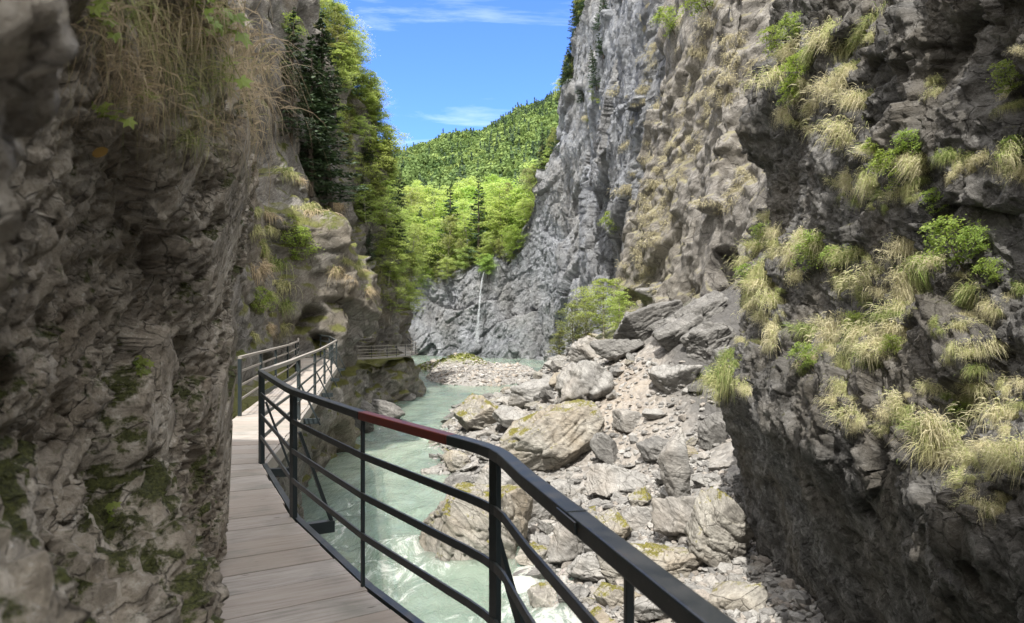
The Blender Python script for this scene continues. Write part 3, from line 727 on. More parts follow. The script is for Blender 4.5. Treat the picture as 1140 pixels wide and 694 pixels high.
for pi, ((x, y), a, b) in enumerate(POSTS[:3]):      # bolts where the bars meet the wide posts
    po = [c for c in rl.children if c.name.split('.')[0] == 'post'][pi]
    ang = math.atan2(.62, .75) if y > 3 else .2; d = Vector((math.cos(ang), math.sin(ang), 0)); n = Vector((-d.y, d.x, 0))
    for h in (.32, .57, .82):
        for s in (-1, 1):
            c = Vector((x + .012 * d.x, y + .012 * d.y, h)) - d * b * .5 + n * a * .24 * s; bm_ = MB(); bm_.tube([c, c - d * .012, c - d * .0125], [.009, .008, .001], 6)
            bo = bm_.build('bolt', M['galv'], po); bo.matrix_parent_inverse = po.matrix_parent_inverse.copy()
for (x, y, z), (dx, dy) in BR[:3]:
    mb = MB(); mb.bar((x + dx * .06, y + dy * .06, .72), (x + dx * .34, y + dy * .34, -.08), .05, .025)
    local(mb.build('brace', M['steel'], rl), rl)

# --- railings of the far stretch
def far_rail(label, pts, mat, posts, nrails=3, strut=False, group=None, hw=.05):
    r = empty('railing', pts[len(pts) // 2]); tag(r, label, 'railing', group)
    mb = MB(); mb.sweep([lift(p, 1.08) for p in pts], hw + .015, .05); local(mb.build('handrail', mat, r), r)
    for h in np.linspace(.3, .82, nrails):
        mb = MB(); mb.sweep([lift(p, h) for p in pts], .016, .042); local(mb.build('rail', M['steel'] if strut else mat, r), r)
    for p in posts:
        mb = MB(); mb.box((p[0], p[1], p[2] + .47), (.055, 0, 0), (0, .055, 0), (0, 0, 1.17)); local(mb.build('post', M['steel'], r), r)
        if strut:
            mb = MB(); mb.bar((p[0] + .03, p[1] + .02, p[2] + .6), (p[0] + .36, p[1] + .08, p[2] - .12), .045, .03); local(mb.build('brace', M['steel'], r), r)
    return r
def along(pts, step, start=0.):
    P = np.array(pts, float); L = np.concatenate([[0], np.cumsum(np.linalg.norm(np.diff(P, axis=0), axis=1))])
    return [tuple(np.interp(t, L, P[:, i]) for i in range(3)) for t in np.arange(start, L[-1] - .01, step)] + [tuple(P[-1])]
fr = [(x + .02, y, z) for x, y, z in FAR]
far_rail('dark steel railing with pale handrail on the river side of the sunlit boardwalk stretch', fr[:6], M['galv'], along(fr[:6], 4.4, 4.4), strut=True)
far_rail('dark curved railing closing the end of the boardwalk in front of the cave', fr[5:], M['steel'], along(fr[5:], 2.0, 2.0))
lf = []
for x, y, z in [(-5.0, 13.2, -.06), (-6.38, 19, -.13), (-7.55, 24.4, -.16), (-8.5, 28.6, -.14), (-9.4, 31.6, -.1)]: lf.append((x, y, z))
far_rail('light steel railing on the cliff side of the sunlit second stretch of boardwalk', lf, M['galv'], along(lf, 3.6))
# a second rail on the far turn
# --- tiny walkway on the rock pillar downstream
fw = empty('boardwalk', (-11, 66, -1.35)); tag(fw, 'small distant walkway with thin railing on the rock pillar downstream', 'walkway')
wp = [(-13.2, 60, -1.35), (-11.0, 62.4, -1.35), (-9.5, 67.2, -1.4), (-9.3, 70.5, -1.35), (-10.6, 75, -1.2), (-11.6, 80, -1.0)]
mb = MB(); mb.sweep([(x - .55, y, z) for x, y, z in wp], 1.3, .1); local(mb.build('deck', M['galv'], fw), fw)
for h in (1.05, .75, .5, .25):
    mb = MB(); mb.sweep([lift(p, h) for p in wp], .04, .05); local(mb.build('rail', M['galv'], fw), fw)
for p in along(wp, 1.8):
    mb = MB(); mb.box((p[0], p[1], p[2] + .5), (.05, 0, 0), (0, .05, 0), (0, 0, 1.1)); local(mb.build('post', M['steel'], fw), fw)

# ------------------------------------------------------------------ boulders
def ico(sub):
    import bmesh
    bm = bmesh.new(); bmesh.ops.create_icosphere(bm, subdivisions=sub, radius=1)
    V = np.array([v.co for v in bm.verts]); Fc = np.array([[v.index for v in f.verts] for f in bm.faces]); bm.free()
    return V, Fc
ICO = {s: ico(s) for s in (1, 2, 5, 6)}
def rock_mesh(name, seed, dims, mat, sub=5, planes=9, tiltbed=(.3, .2, 0), rough=1.0, smooth_=True):
    """an angular block: a sphere cut by random planes, then broken and layered; dims are its full sizes in metres"""
    r = np.random.default_rng(seed); V, Fc = ICO[sub]; V = V / np.linalg.norm(V, axis=1)[:, None]
    nn = r.normal(size=(planes, 3)); nn /= np.linalg.norm(nn, axis=1)[:, None]
    box = np.vstack([np.eye(3), -np.eye(3)]) + r.normal(size=(6, 3)) * .3; box /= np.linalg.norm(box, axis=1)[:, None]
    nn = np.vstack([nn, box]); h = np.concatenate([r.uniform(.70, 1.05, planes), r.uniform(.72, .92, 6)])
    dots = V @ nn.T
    rad = np.where(dots > .02, h / np.maximum(dots, .02), 9)
    k = 64.
    rr = -np.log(np.exp(-k * np.minimum(rad, 3)).sum(1)) / k
    P = V * rr[:, None]
    P = P / np.abs(P).max(0)
    D = np.array(dims) / 2; W = P * D
    if sub >= 3:
        L = float(np.mean(dims)); off = r.uniform(-50, 50, 3); ro = rotm(*tiltbed)
        Q = (W + off) @ ro
        c1, e1 = cells(Q / (L * np.array([.42, .42, .2]))); c2, e2 = cells(Q / (L * np.array([.16, .16, .06])))
        d = L * rough * (.042 * c1 + .02 * c2 - .02 * (1 - smooth(0, .1, e1)) - .007 * (1 - smooth(0, .1, e2)))
        d += L * .008 * fbm(Q / L * 3., 5) + L * .009 * rough * fbm(Q / L * np.array([4, 4, 26]), 3, ridged=True)
        W = W + V * d[:, None]
    return mesh_np(name, W, Fc, mat, smooth=smooth_)

LAND = []   # landmarks: (object, px, radius)
def boulder(px, py, w, h, label, mat='boulder', depth=.9, rz=0., rx=0., ry=0., sink=.12, bed=(.3, .2, 0), bv=None, planes=9, rough=1., cat='boulder', float_z=None):
    hit = ray(px, py, *(bv or (bvhG,)))
    d = hit[0].y if hit else 30
    if float_z is not None: d = (CZ - float_z) * F / (py - HY)
    sx, sz = w * d / F, h * d / F * 1.06
    c = at(px, py - h * .42, d + sx * depth * .3)
    me = rock_mesh('boulder', int(px * 7 + py), (sx, sx * depth, sz), M[mat], sub=6 if w > 70 else 5, planes=planes, tiltbed=bed, rough=rough)
    o = obj('boulder', me); o.location = c; o.rotation_euler = (rx, ry, rz)
    tag(o, label, cat, 'large boulders on the rocky right bank' if px > 470 else 'boulders under the left boardwalk')
    LAND.append((o, (px, py - h / 2), c, w)); return o
B_ = boulder
B_(530, 622, 150, 92, 'big rounded boulder patched with moss standing in the river', 'mossy', .8, .3, ry=.12, bed=(.2, .7, .3), float_z=WZ - .1)
B_(618, 524, 136, 78, 'broad tilted slab with an undercut shadowed right end', 'mossy', .75, .2, ry=-.32, bed=(.2, -.35, 0), planes=9)
B_(650, 457, 70, 62, 'upright furrowed grey boulder at the top of the boulder bank', 'boulder', .8, .4, ry=.2, bed=(.5, 1.1, .2), rough=1.5)
B_(747, 440, 62, 42, 'pale layered boulder sitting alone on the scree slope', 'boulder', .9, -.2, ry=.15, bed=(.1, .25, .1), rough=1.4)
B_(724, 374, 78, 36, 'dark layered outcrop slab below the cave', 'slab', .8, .2, ry=-.28, bed=(.1, -.3, 0))
B_(690, 402, 62, 30, 'dark grey slab beside the bush at the top of the bank', 'slab', .8, -.3, ry=-.2, bed=(.1, -.3, 0))
B_(655, 402, 50, 30, 'blocky grey boulder just below the bright green bush', 'boulder', .9, .5)
B_(592, 452, 62, 32, 'grey wedge-shaped boulder beside the upright furrowed one', 'boulder', .8, .1, ry=-.25)
B_(533, 480, 72, 42, 'brownish boulder at the tip of the bank where the river bends', 'mossy', .9, .4, ry=-.1)
B_(575, 478, 60, 30, 'flat pale slab behind the broad tilted slab', 'boulder', .9, .2, ry=.1)
B_(672, 520, 52, 58, 'smooth triangular slab standing on edge', 'slab', .5, -.2, ry=.1, planes=5, rough=.5)
B_(597, 584, 66, 52, 'pale bluish block wedged behind the mossy river boulder', 'boulder', .8, .3, ry=-.2)
B_(632, 632, 46, 66, 'narrow tan slab leaning at the edge of the water', 'boulder', .8, .3, ry=.25, planes=8)
B_(690, 552, 84, 34, 'flat grey slab in the middle of the boulder bank', 'boulder', .9, .1, ry=.15)
B_(752, 562, 46, 86, 'tall pinkish slab standing upright near the dark buttress', 'boulder', .7, .2, ry=-.25, planes=7, rough=.7)
B_(796, 634, 76, 92, 'large cracked boulder leaning on the foot of the dark buttress', 'mossy', .8, -.2, ry=.3, planes=9)
B_(763, 604, 66, 58, 'pale boulder with a black gap on its left side', 'boulder', .8, .3, ry=.2)
B_(728, 652, 136, 46, 'long flat slab with a mossy top beside the handrail', 'mossy', .7, .05, ry=.04, bed=(.1, .05, 0), planes=8)
B_(672, 612, 72, 46, 'boulder with a round moss patch on its crown', 'mossy', .8, .3, ry=-.3)
B_(660, 652, 60, 42, 'pale layered block low at the waterline behind the railing', 'boulder', .8, .1, ry=.1, rough=1.4)
B_(712, 590, 62, 30, 'low pale slab between the flat grey slab and the moss-topped boulder', 'boulder', .9, .4)
B_(735, 515, 44, 30, 'small dark block above the tall pinkish slab', 'slab', .9, .4)
B_(622, 566, 46, 30, 'stubby pale block under the broad tilted slab', 'boulder', .9, .6)
B_(508, 525, 46, 24, 'low flat rock awash at the left edge of the bank', 'mossy', .9, .2)
B_(560, 545, 60, 30, 'grey flat-topped rock by the water behind the corner post', 'boulder', .9, .6, ry=.15)
B_(515, 548, 52, 26, 'dark flat rock at the waterline left of the corner post', 'slab', .9, .2, ry=.1)
B_(700, 478, 40, 24, 'small grey block on the pinkish scree', 'boulder', .9, .7)
B_(792, 500, 30, 44, 'dark block jammed against the dark buttress', 'slab', .9, .2, ry=.2)
B_(768, 366, 100, 28, 'dark bedrock slab running up to the cave mouth', 'slab', .8, .1, ry=-.42, bed=(.1, -.4, 0), rough=1.3)
B_(792, 398, 80, 46, 'dark cracked ledge between the cave and the buttress', 'slab', .8, .2, ry=-.3, bed=(.1, -.3, 0), rough=1.3)
B_(758, 384, 66, 34, 'dark slab above the pale layered boulder', 'slab', .8, .1, ry=-.4, bed=(.1, -.4, 0), rough=1.3)
B_(806, 430, 50, 50, 'dark block at the lower end of the bedrock ledge', 'slab', .8, .4, ry=-.2)
B_(742, 336, 70, 26, 'dark slab at the foot of the tan cliff', 'slab', .8, .1, ry=-.35, bed=(.1, -.35, 0))
B_(684, 676, 52, 26, 'small wet rock at the waterline in front of the long flat slab', 'mossy', .9, .3)
LB = [((392, 482, 62, 52), 'dark boulder jutting from under the boardwalk'), ((430, 470, 40, 26), 'low grey rock at the foot of the left cliff'), ((362, 500, 44, 46), 'shadowed block under the braces of the boardwalk'), ((455, 446, 26, 12), 'small stone at the foot of the rock pillar')]
for i, ((px, py, w, h), lab) in enumerate(LB):
    boulder(px, py, w, h, lab, 'slab', .9, .3 * i, ry=.15, float_z=WZ)

# mid-sized blocks between the large ones: copies of ten shapes, each standing on the bank
var = [rock_mesh('rock', 900 + i, (1, RNG.uniform(.6, .9), RNG.uniform(.22, .48)), M[['boulder', 'boulder', 'mossy', 'boulder', 'slab'][i % 5]], sub=5, planes=6 + i % 4, tiltbed=(.2 * i, .3, .1)) for i in range(10)]
mids = []; tries = 0
taken = [(c.x, c.y, w * c.y / F * .42) for _, _, c, w in LAND]
while len(mids) < 255 and tries < 14000:
    tries += 1
    y = float(RNG.choice([RNG.uniform(16, 30), RNG.uniform(22, 44), RNG.uniform(36, 62)])); xs = float(np.interp(y, SHORE[:, 0], SHORE[:, 1]))
    x = xs + abs(RNG.normal(0, 1)) * (2.6 + .1 * y) - .6
    px = HX + x / y * F
    if px > 850 or px < 470: continue
    och = math.exp(-(((x - 4.9) / 2.2) ** 2 + ((y - 35) / 6) ** 2))
    if RNG.random() < och * .75 or (x > 7 and RNG.random() < .6): continue
    s = float(np.clip(RNG.lognormal(-.05, .45), .4, 2.3))
    if any((x - a) ** 2 + (y - b) ** 2 < (r * .9 + s * .25) ** 2 for a, b, r in taken): continue
    taken.append((x, y, s * .42)); mids.append((x, y, s))
first = {}
ORD = ['', 'second', 'third', 'fourth', 'fifth', 'sixth', 'seventh', 'eighth', 'ninth', 'tenth', 'eleventh', 'twelfth', 'thirteenth', 'fourteenth', 'fifteenth', 'sixteenth', 'seventeenth', 'eighteenth', 'nineteenth', 'twentieth'] + ['twenty-' + q for q in ('first', 'second', 'third', 'fourth', 'fifth', 'sixth', 'seventh', 'eighth', 'ninth')] + ['thirtieth'] + ['thirty-' + q for q in ('first', 'second', 'third', 'fourth', 'fifth', 'sixth', 'seventh', 'eighth', 'ninth')]
big = [(o, p) for o, p, c, w in LAND if p[0] > 470]
bins = {}
for x, y, s in mids:
    z = float(down(x, y).z); px, py = HX + x / y * F, HY + (CZ - z) / y * F
    o, p = min(big, key=lambda q: (q[1][0] - px) ** 2 + (q[1][1] - py) ** 2)
    dx, dy = px - p[0], py - p[1]
    dr = ('right of' if dx > 0 else 'left of') if abs(dx) > abs(dy) else ('in front of' if dy > 0 else 'behind')
    bins.setdefault((o.name, dr), []).append((dx * dx + dy * dy, x, y, z, s, o['label']))
for (nm, dr), lst in bins.items():
    lst.sort()
    for i, (_, x, y, z, s, lab) in enumerate(lst):
        k = int(RNG.integers(0, 10)); o = obj('rock', var[k])
        o.location = (x, y, z + s * .12); o.scale = (s, s * RNG.uniform(.8, 1.2), s * RNG.uniform(.8, 1.25)); o.rotation_euler = (RNG.normal(0, .22), RNG.normal(0, .25), RNG.uniform(0, 6.28))
        short = ' '.join(lab.split()[:7])
        for bad in (' with', ' a', ' the', ' at', ' in', ' of', ' on', ' just', ' and', ' below', ' beside', ' behind', ' an', ' under', ' sitting', ' wedged', ' standing', ' patched', ' between', ' by', ' low', ' leaning', ' beside', ' above', ' from', ' black', ' its', ' left'):
            while short.endswith(bad): short = short[:-len(bad)]
        rank = f'{ORD[i]} rock out' if i else 'nearest rock'
        tag(o, f'{rank} {dr} the {short}', 'rock', 'loose rocks between the large boulders')

# white water where the river breaks round the boulders standing in it
ra = rough.copy()
for o, p, c, w in LAND:
    if abs(c.z - WZ) < 1.6:
        rr = w * c.y / F * .5; dd = np.sqrt((WX - c.x) ** 2 + ((WY - c.y) / 1.0) ** 2)
        ra += .4 * np.exp(-((dd - rr) / .45) ** 2)
shore_d = WX - np.interp(WY, SHORE[:, 0], SHORE[:, 1])
ra += .4 * np.exp(-((shore_d + .7) / .6) ** 2) * smooth(66, 50, WY)
wme.attributes['rough'].data.foreach_set('value', np.clip(ra, 0, 2.2).ravel().astype(np.float32))

# rubble and gravel too many to count
def stones(name, label, pts, sizes, mat, sub=1, flat=.55):
    Vs, Fs = [], []; base = 0; V0, F0 = ICO[sub]
    for (x, y, z), s in zip(pts, sizes):
        r = RNG
        V = V0 * (1 + r.normal(0, .16, (len(V0), 1))) * np.array([s, s * r.uniform(.6, 1), s * flat * r.uniform(.6, 1.3)]) / 2
        a = r.uniform(0, 6.28); b = r.normal(0, .3)
        V = V @ rotm(b, r.normal(0, .3), a).T + np.array([x, y, z + s * .1])
        Vs.append(V); Fs.append(F0 + base); base += len(V)
    me = mesh_np(name, np.concatenate(Vs), np.concatenate(Fs), mat, smooth=False)
    return tag(obj(name, me), label, 'rubble', kind='stuff')
def stone_mat(name, a, b, warm):
    m, nt = new_mat(name); k = N(nt); geo = k.n('ShaderNodeNewGeometry'); co = k.n('ShaderNodeTexCoord').outputs['Object']
    r = geo.outputs['Random Per Island']
    c = k.mix(r, a, b); c = k.mix(k.ramp(k.math('FRACT', k.math('MULTIPLY', r, 13.7)), [(.6, 0.), (.9, .8)]), c, warm)
    n = k.noise(co, 14, 6, .7); c = k.mix(k.ramp(n, [(.4, .5), (.6, 0.)]), c, tuple(q * .4 for q in a))
    p = k.n('ShaderNodeBsdfPrincipled', inp={'Base Color': c, 'Roughness': .85, 'Normal': k.n('ShaderNodeBump', inp={'Height': n, 'Strength': .5, 'Distance': .02}).outputs[0]})
    k.n('ShaderNodeOutputMaterial', inp={'Surface': p.outputs[0]}); return m
M['stone'] = stone_mat('scree_stones', (.16, .155, .15), (.39, .38, .36), (.34, .30, .26))
M['pebble'] = stone_mat('bank_stones', (.22, .21, .20), (.52, .50, .47), (.38, .32, .26))
xy = []; sz = []
while len(xy) < 15000:
    y = float(RNG.uniform(13.5, 60)) if RNG.random() < .55 else float(RNG.uniform(13.5, 28)); xs = float(np.interp(y, SHORE[:, 0], SHORE[:, 1])); x = xs - .5 + RNG.random() ** 1.2 * (11 if y > 26 else 6.6)
    px = HX + x / y * F
    if px > 930 or px < 480: continue
    xy.append((x, y)); sz.append(min(.6, RNG.lognormal(-2.0, .55) * (.75 + y * .016)))
zz = ground_z(np.array([p[0] for p in xy]), np.array([p[1] for p in xy]))
stones('rubble', 'small broken stones strewn over the scree and between the boulders', [(x, y, z) for (x, y), z in zip(xy, zz)], sz, M['stone'])
xy = []; sz = []
while len(xy) < 5200:
    y = RNG.uniform(74, 122); x = RNG.uniform(-14, 8)
    z = float(ground_z(np.array([x]), np.array([y]))[0]) if False else 0
    xy.append((x, y)); sz.append(min(1.1, RNG.lognormal(-1.1, .45)))
zz = ground_z(np.array([p[0] for p in xy]), np.array([p[1] for p in xy])); keep = [i for i in range(len(xy)) if zz[i] > WZ - .1 and (zz[i] < WZ + 1.3 or RNG.random() < .12)]
stones('gravel', 'pale cobbles covering the gravel bank at the bend of the river', [(*xy[i], zz[i]) for i in keep], [sz[i] for i in keep], M['pebble'])

# ------------------------------------------------------------------ vegetation
def unit(v): return v / (np.linalg.norm(v, axis=-1, keepdims=True) + 1e-9)
def leaf_quads(C, Nn, size, rng, aspect=.55):
    n = len(C); r = rng.normal(size=(n, 3)); t = unit(np.cross(Nn, r)); b = np.cross(Nn, t)
    s = (size * rng.uniform(.6, 1.25, n))[:, None]
    V = np.stack([C - t * s * .5, C + b * s * .5 * aspect - Nn * s * .04, C + t * s * .5, C - b * s * .5 * aspect + Nn * s * .04], 1).reshape(-1, 3)
    return V, np.arange(4 * n).reshape(n, 4)

def broad_tree(seed, h, spread, leaf, nlimb=22, per=170, flat=.28, trunk_r=.035, bare=.18, mats=('bark', 'beech'), droop=0., upright=.35):
    """trunk with limbs; leaf sprays laid along the limbs in flattened layers"""
    r = np.random.default_rng(seed); mb = MB(); C, Nn = [], []
    bend = r.normal(0, .05, 2); top = np.array([bend[0] * h, bend[1] * h, h * .93])
    def tp(t): return np.array([bend[0] * h * t * t, bend[1] * h * t * t, h * .93 * t])
    mb.tube([tp(t) for t in np.linspace(-.06, 1, 8)], [h * trunk_r * (1 - .9 * t) * .5 + .004 for t in np.linspace(0, 1, 8)], 7)
    for i in range(nlimb):
        t = bare + (1 - bare) * (i + r.random()) / nlimb; a = i * 2.4 + r.normal(0, .5)
        prof = math.sin(math.pi * min(1, .16 + .80 * (t - bare) / (1 - bare))) ** .8
        L = spread * prof * r.uniform(.55, 1.15)
        d = np.array([math.cos(a), math.sin(a), upright + .3 * t - droop]); d /= np.linalg.norm(d)
        p0 = tp(t); pts = [p0 + d * L * s + np.array([0, 0, -.12 * L * s * s - droop * L * .3 * s * s]) for s in np.linspace(0, 1, 5)]
        mb.tube(pts, [h * trunk_r * .22 * (1 - t * .6) * (1 - .85 * s) + .003 for s in np.linspace(0, 1, 5)], 4)
        k = int(per * (.4 + L / spread)); nsub = 5
        for j in range(nsub):
            s = .3 + .7 * (j + r.random()) / nsub; c = p0 + d * L * s + np.array([0, 0, -.12 * L * s * s - droop * L * .3 * s * s])
            c = c + r.normal(0, .1 * spread, 3) * np.array([1, 1, .5]); R = L * .3 * r.uniform(.6, 1.3) + .05 * spread
            m = k // nsub; q = r.normal(0, .5, (m, 3)) * np.array([R, R, R * flat]); q[:, 2] -= .25 * (q[:, 0] ** 2 + q[:, 1] ** 2) / max(R, .01)
            C.append(c + q); Nn.append(unit(np.array([0, 0, 1.]) + r.normal(0, .5, (m, 3))))
    V, Fq = leaf_quads(np.concatenate(C), np.concatenate(Nn), leaf, r)
    return mb.mesh('trunk', M[mats[0]], smooth=True), mesh_np('crown', V, Fq, M[mats[1]], smooth=False)

def conifer(seed, h, spread, mats=('bark', 'spruce'), nlev=30, leaf=.34, bare=.04, per=40):
    r = np.random.default_rng(seed); mb = MB(); C, Nn, T = [], [], []
    mb.tube([(0, 0, -.06 * h), (0, 0, h * .5), (0, 0, h * .97)], [h * .018, h * .011, .01], 6)
    for i in range(nlev):
        t = bare + (1 - bare) * (i / nlev); z = h * t
        L0 = spread * (1 - t) ** .85 * (1 if i % 2 else .85)
        for b in range(7 if t < .8 else 4):
            a = r.uniform(0, 6.28); L = L0 * r.uniform(.55, 1.15) + .05
            d = np.array([math.cos(a), math.sin(a), .12 - .3 * (1 - t)]); m = max(5, int(per * L / spread) + 3)
            s = np.sqrt(r.random(m)); side = np.array([-d[1], d[0], 0])
            w = (L * .26 * (1 - .5 * s)) * r.normal(0, .8, m)
            P = np.array([0, 0, z + r.normal(0, .012 * h)]) + d * (L * s)[:, None] + side * w[:, None]
            P[:, 2] += .10 * L * s * s - np.abs(w) * .35
            C.append(P); Nn.append(unit(np.array([0, 0, 1.]) + r.normal(0, .35, (m, 3)) + d * .2))
            if L > .25 * spread and b < 3: mb.tube([(0, 0, z), tuple(np.array([0, 0, z]) + d * L * .7)], [h * .003, .004], 3)
    V, Fq = leaf_quads(np.concatenate(C), np.concatenate(Nn), leaf, r, .42)
    return mb.mesh('trunk', M[mats[0]], smooth=True), mesh_np('crown', V, Fq, M[mats[1]], smooth=False)

KINDS = {
    'beech': [broad_tree(20 + i, 8, 2.9, .19, nlimb=24, per=260, mats=('palebark', 'beech'), flat=.24) for i in range(4)],
    'broad': [broad_tree(30 + i, 8, 3.0, .25, nlimb=26, per=200, mats=('bark', 'broad'), flat=.5) for i in range(4)],
    'olive': [broad_tree(40 + i, 8, 2.0, .19, nlimb=24, per=160, mats=('palebark', 'olive'), flat=.4, upright=.6) for i in range(3)],
    'spruce': [conifer(50 + i, 10, 2.3) for i in range(4)],
}
H0 = {'beech': 8, 'broad': 8, 'olive': 8, 'spruce': 10}
NAME = {'beech': 'broadleaf_tree', 'broad': 'broadleaf_tree', 'olive': 'young_tree', 'spruce': 'spruce_tree'}
PROTO = {}
def tree(kind, loc, h, label, group, rz=None, lean=(0, 0), wide=1.):
    i = int(RNG.integers(0, len(KINDS[kind])))
    r = empty(NAME[kind], loc)
    for nm, me in zip(('trunk', 'crown'), KINDS[kind][i]): obj(nm, me, r)
    s = h / H0[kind]; r.scale = (s * wide, s * wide, s); r.rotation_euler = (lean[0], lean[1], RNG.uniform(0, 6.28) if rz is None else rz)
    return tag(r, label, 'tree', group)
def nth(i, n):
    return 'lowest' if i == 0 else ('topmost' if i == n - 1 else ORD[i] + ' from the bottom' if i < len(ORD) else 'middle')
def ord_left(i): return 'leftmost' if i == 0 else ORD[i] + ' from the left'

# --- trees clinging to the left cliff
LT = []
_lt = np.random.default_rng(77)
# the wooded flank: its right outline runs down from the top of the photo, steepening
for py in range(66, 350, 16):
    right = float(np.interp(py, [70, 105, 185, 255, 330, 400], [398, 418, 450, 462, 468, 462])); left = float(np.interp(py, [40, 150, 230, 300, 400], [376, 374, 392, 414, 424]))
    for px in np.arange(right - 6, left, -17):
        u = _lt.random(); kd = 'beech' if u < .74 else ('olive' if u < .9 else 'spruce')
        LT.append((kd, float(px + _lt.normal(0, 5)), float(py + 14 + _lt.normal(0, 5)), float((52 if kd != 'spruce' else 46) * _lt.uniform(.7, 1.3))))
LT += [('beech', 380, 58, 62), ('beech', 393, 74, 62), ('beech', 386, 36, 58), ('beech', 402, 84, 56), ('olive', 372, 80, 60), ('beech', 376, 110, 66), ('beech', 390, 120, 66), ('beech', 400, 48, 50), ('olive', 394, 24, 46), ('beech', 374, 22, 50), ('beech', 412, 100, 56), ('olive', 366, 50, 50), ('beech', 404, 140, 60), ('beech', 420, 128, 54)]
LT += [('spruce', 344, 205, 175), ('spruce', 322, 150, 140), ('spruce', 366, 222, 140), ('spruce', 358, 120, 110), ('spruce', 334, 172, 110)]
rows = {}
for kd, px, py, hp in LT:
    h = None
    for dx in range(0, 70, 4):          # the nearest rock of the flank at that height
        q = ray(px - dx, py, bvhE)
        if q and 25 < q[0].y < 105: h = q; break
    if h is None: continue
    base = h[0]; y = base.y
    rows.setdefault(kd, []).append((py, px, base, hp * y / F))
DESC = {'beech': ('bright yellow-green broadleaf tree clinging to the left cliff', 'bright trees on the left cliff'), 'olive': ('thin pale young tree on the left cliff', 'thin young trees on the left cliff'), 'spruce': ('dark spruce on the left cliff', 'spruces on the left cliff')}
for kd, lst in rows.items():
    lst.sort(key=lambda q: -q[0])
    for i, (py, px, b, h) in enumerate(lst):
        o_ = 'lowest' if i == 0 else ('topmost' if i == len(lst) - 1 else (ORD[i] + ' from the bottom' if i < len(ORD) else ORD[len(lst) - 1 - i] + ' from the top' if len(lst) - 1 - i < len(ORD) else 'in the middle'))
        tree(kd, (b.x, b.y + .3, b.z - .2), h, f'{DESC[kd][0]}, {o_}', DESC[kd][1], lean=(RNG.normal(0, .05), RNG.uniform(.02, .16)), wide=RNG.uniform(.9, 1.2) * (1.3 if kd == 'spruce' else 1.))

# --- wood above the end wall, nearest trees one by one
bvhH = BVHTree.FromPolygons([Vector(p) for p in np.stack([HXg, HYg, HZg], 2).reshape(-1, 3)], grid_faces(*HXg.shape).tolist())
mid = []
for t in range(4000):
    if len(mid) >= 80: break
    y = RNG.uniform(150, 200); px = RNG.uniform(448, 645); x = (px - HX) / F * y
    if any((x - a) ** 2 + (y - b) ** 2 < 3.2 ** 2 + (y - 150) * .1 for a, b, *_ in mid): continue
    hz = down(x, y, bvhH, 200); hc = bvhC.ray_cast(Vector((x, y, 100)), Vector((0, 0, -1)), 200)[0]
    z = max(hz.z if hz else -99, hc.z if hc else -99)
    if z < 5: continue
    u = RNG.random(); dark = smooth(585, 630, px)
    kd = 'spruce' if u < .13 + .45 * dark + (.16 if y > 200 else 0) else ('olive' if u > .86 else ('beech' if u > .5 else 'broad'))
    mid.append((x, y, z, kd))
cnt = {}
for x, y, z, kd in sorted(mid): cnt.setdefault(kd, []).append((x, y, z))
MD = {'beech': 'light green broadleaf tree in the wood above the end wall', 'broad': 'mid green rounded tree in the wood above the end wall', 'olive': 'slender olive-green tree in the wood above the end wall', 'spruce': 'dark pointed spruce in the wood above the end wall'}
for kd, lst in cnt.items():
    lst.sort(key=lambda q: q[0] / q[1])
    for i, (x, y, z) in enumerate(lst):
        oo = ord_left(i) if i < len(ORD) else ORD[len(lst) - i] + ' from the right' if len(lst) - i > 1 else 'rightmost'
        tree(kd, (x, y, z - .3), RNG.uniform(11, 16.5) * (1.15 if kd == 'spruce' else 1), f'{MD[kd]}, {oo}', 'wood above the end wall', wide=RNG.uniform(.95, 1.25))

# --- trees along the edge of the grey cliff
def ridge(px):
    """highest visible point of the grey cliff in that direction"""
    for py in range(-60, 330, 3):
        h = ray(px, py, bvhC)
        if h and h[0].y < 165: return h[0]
RT = [('spruce', 652, 9), ('spruce', 662, 10), ('spruce', 645, 8.5), ('spruce', 657, 7), ('spruce', 636, 8), ('olive', 641, 6), ('spruce', 628, 8), ('spruce', 619, 9), ('olive', 633, 5.5), ('spruce', 610, 8), ('olive', 602, 6), ('beech', 648, 5), ('spruce', 600, 9), ('olive', 588, 6), ('beech', 622, 5)]
RT += [('spruce', 655, 11), ('spruce', 648, 10), ('olive', 655, 6), ('spruce', 640, 9), ('olive', 626, 7), ('spruce', 632, 10), ('olive', 614, 7), ('beech', 606, 6), ('spruce', 622, 7), ('olive', 595, 6), ('spruce', 660, 12), ('olive', 646, 7)]
RT.sort(key=lambda q: q[1]); cc = {}
for kd, px, h in RT:
    p = ridge(px)
    if p is None: continue
    cc[kd] = cc.get(kd, -1) + 1
    tree(kd, (p.x + .6, p.y + .8, p.z - .8), h, {'spruce': 'dark spruce on the edge of the grey cliff, ', 'olive': 'scrubby olive tree on the edge of the grey cliff, ', 'beech': 'small bright tree on the edge of the grey cliff, '}[kd] + ord_left(cc[kd]), 'trees on the edge of the grey cliff', lean=(0, -.1))
for px, py, h, kd in [(668, 118, 4.5, 'beech'), (655, 140, 5, 'olive'), (664, 95, 6, 'spruce'), (650, 112, 6, 'spruce'), (672, 60, 6.5, 'spruce'), (668, 30, 6, 'spruce')]:
    p = ray(px, py, bvhC)
    if p: tree(kd, (p[0].x, p[0].y, p[0].z - .3), h, f"{'bright green bush-like tree' if kd == 'beech' else 'dark spruce' if kd == 'spruce' else 'thin pale tree'} rooted in the grey cliff face, at {['the lower shelf', 'the lowest tree', 'mid height', 'the ledge by the wood', 'the upper shelf', 'the very top'][[118, 140, 95, 112, 60, 30].index(py)]}", 'trees rooted in the grey cliff face', lean=(0, -.15))

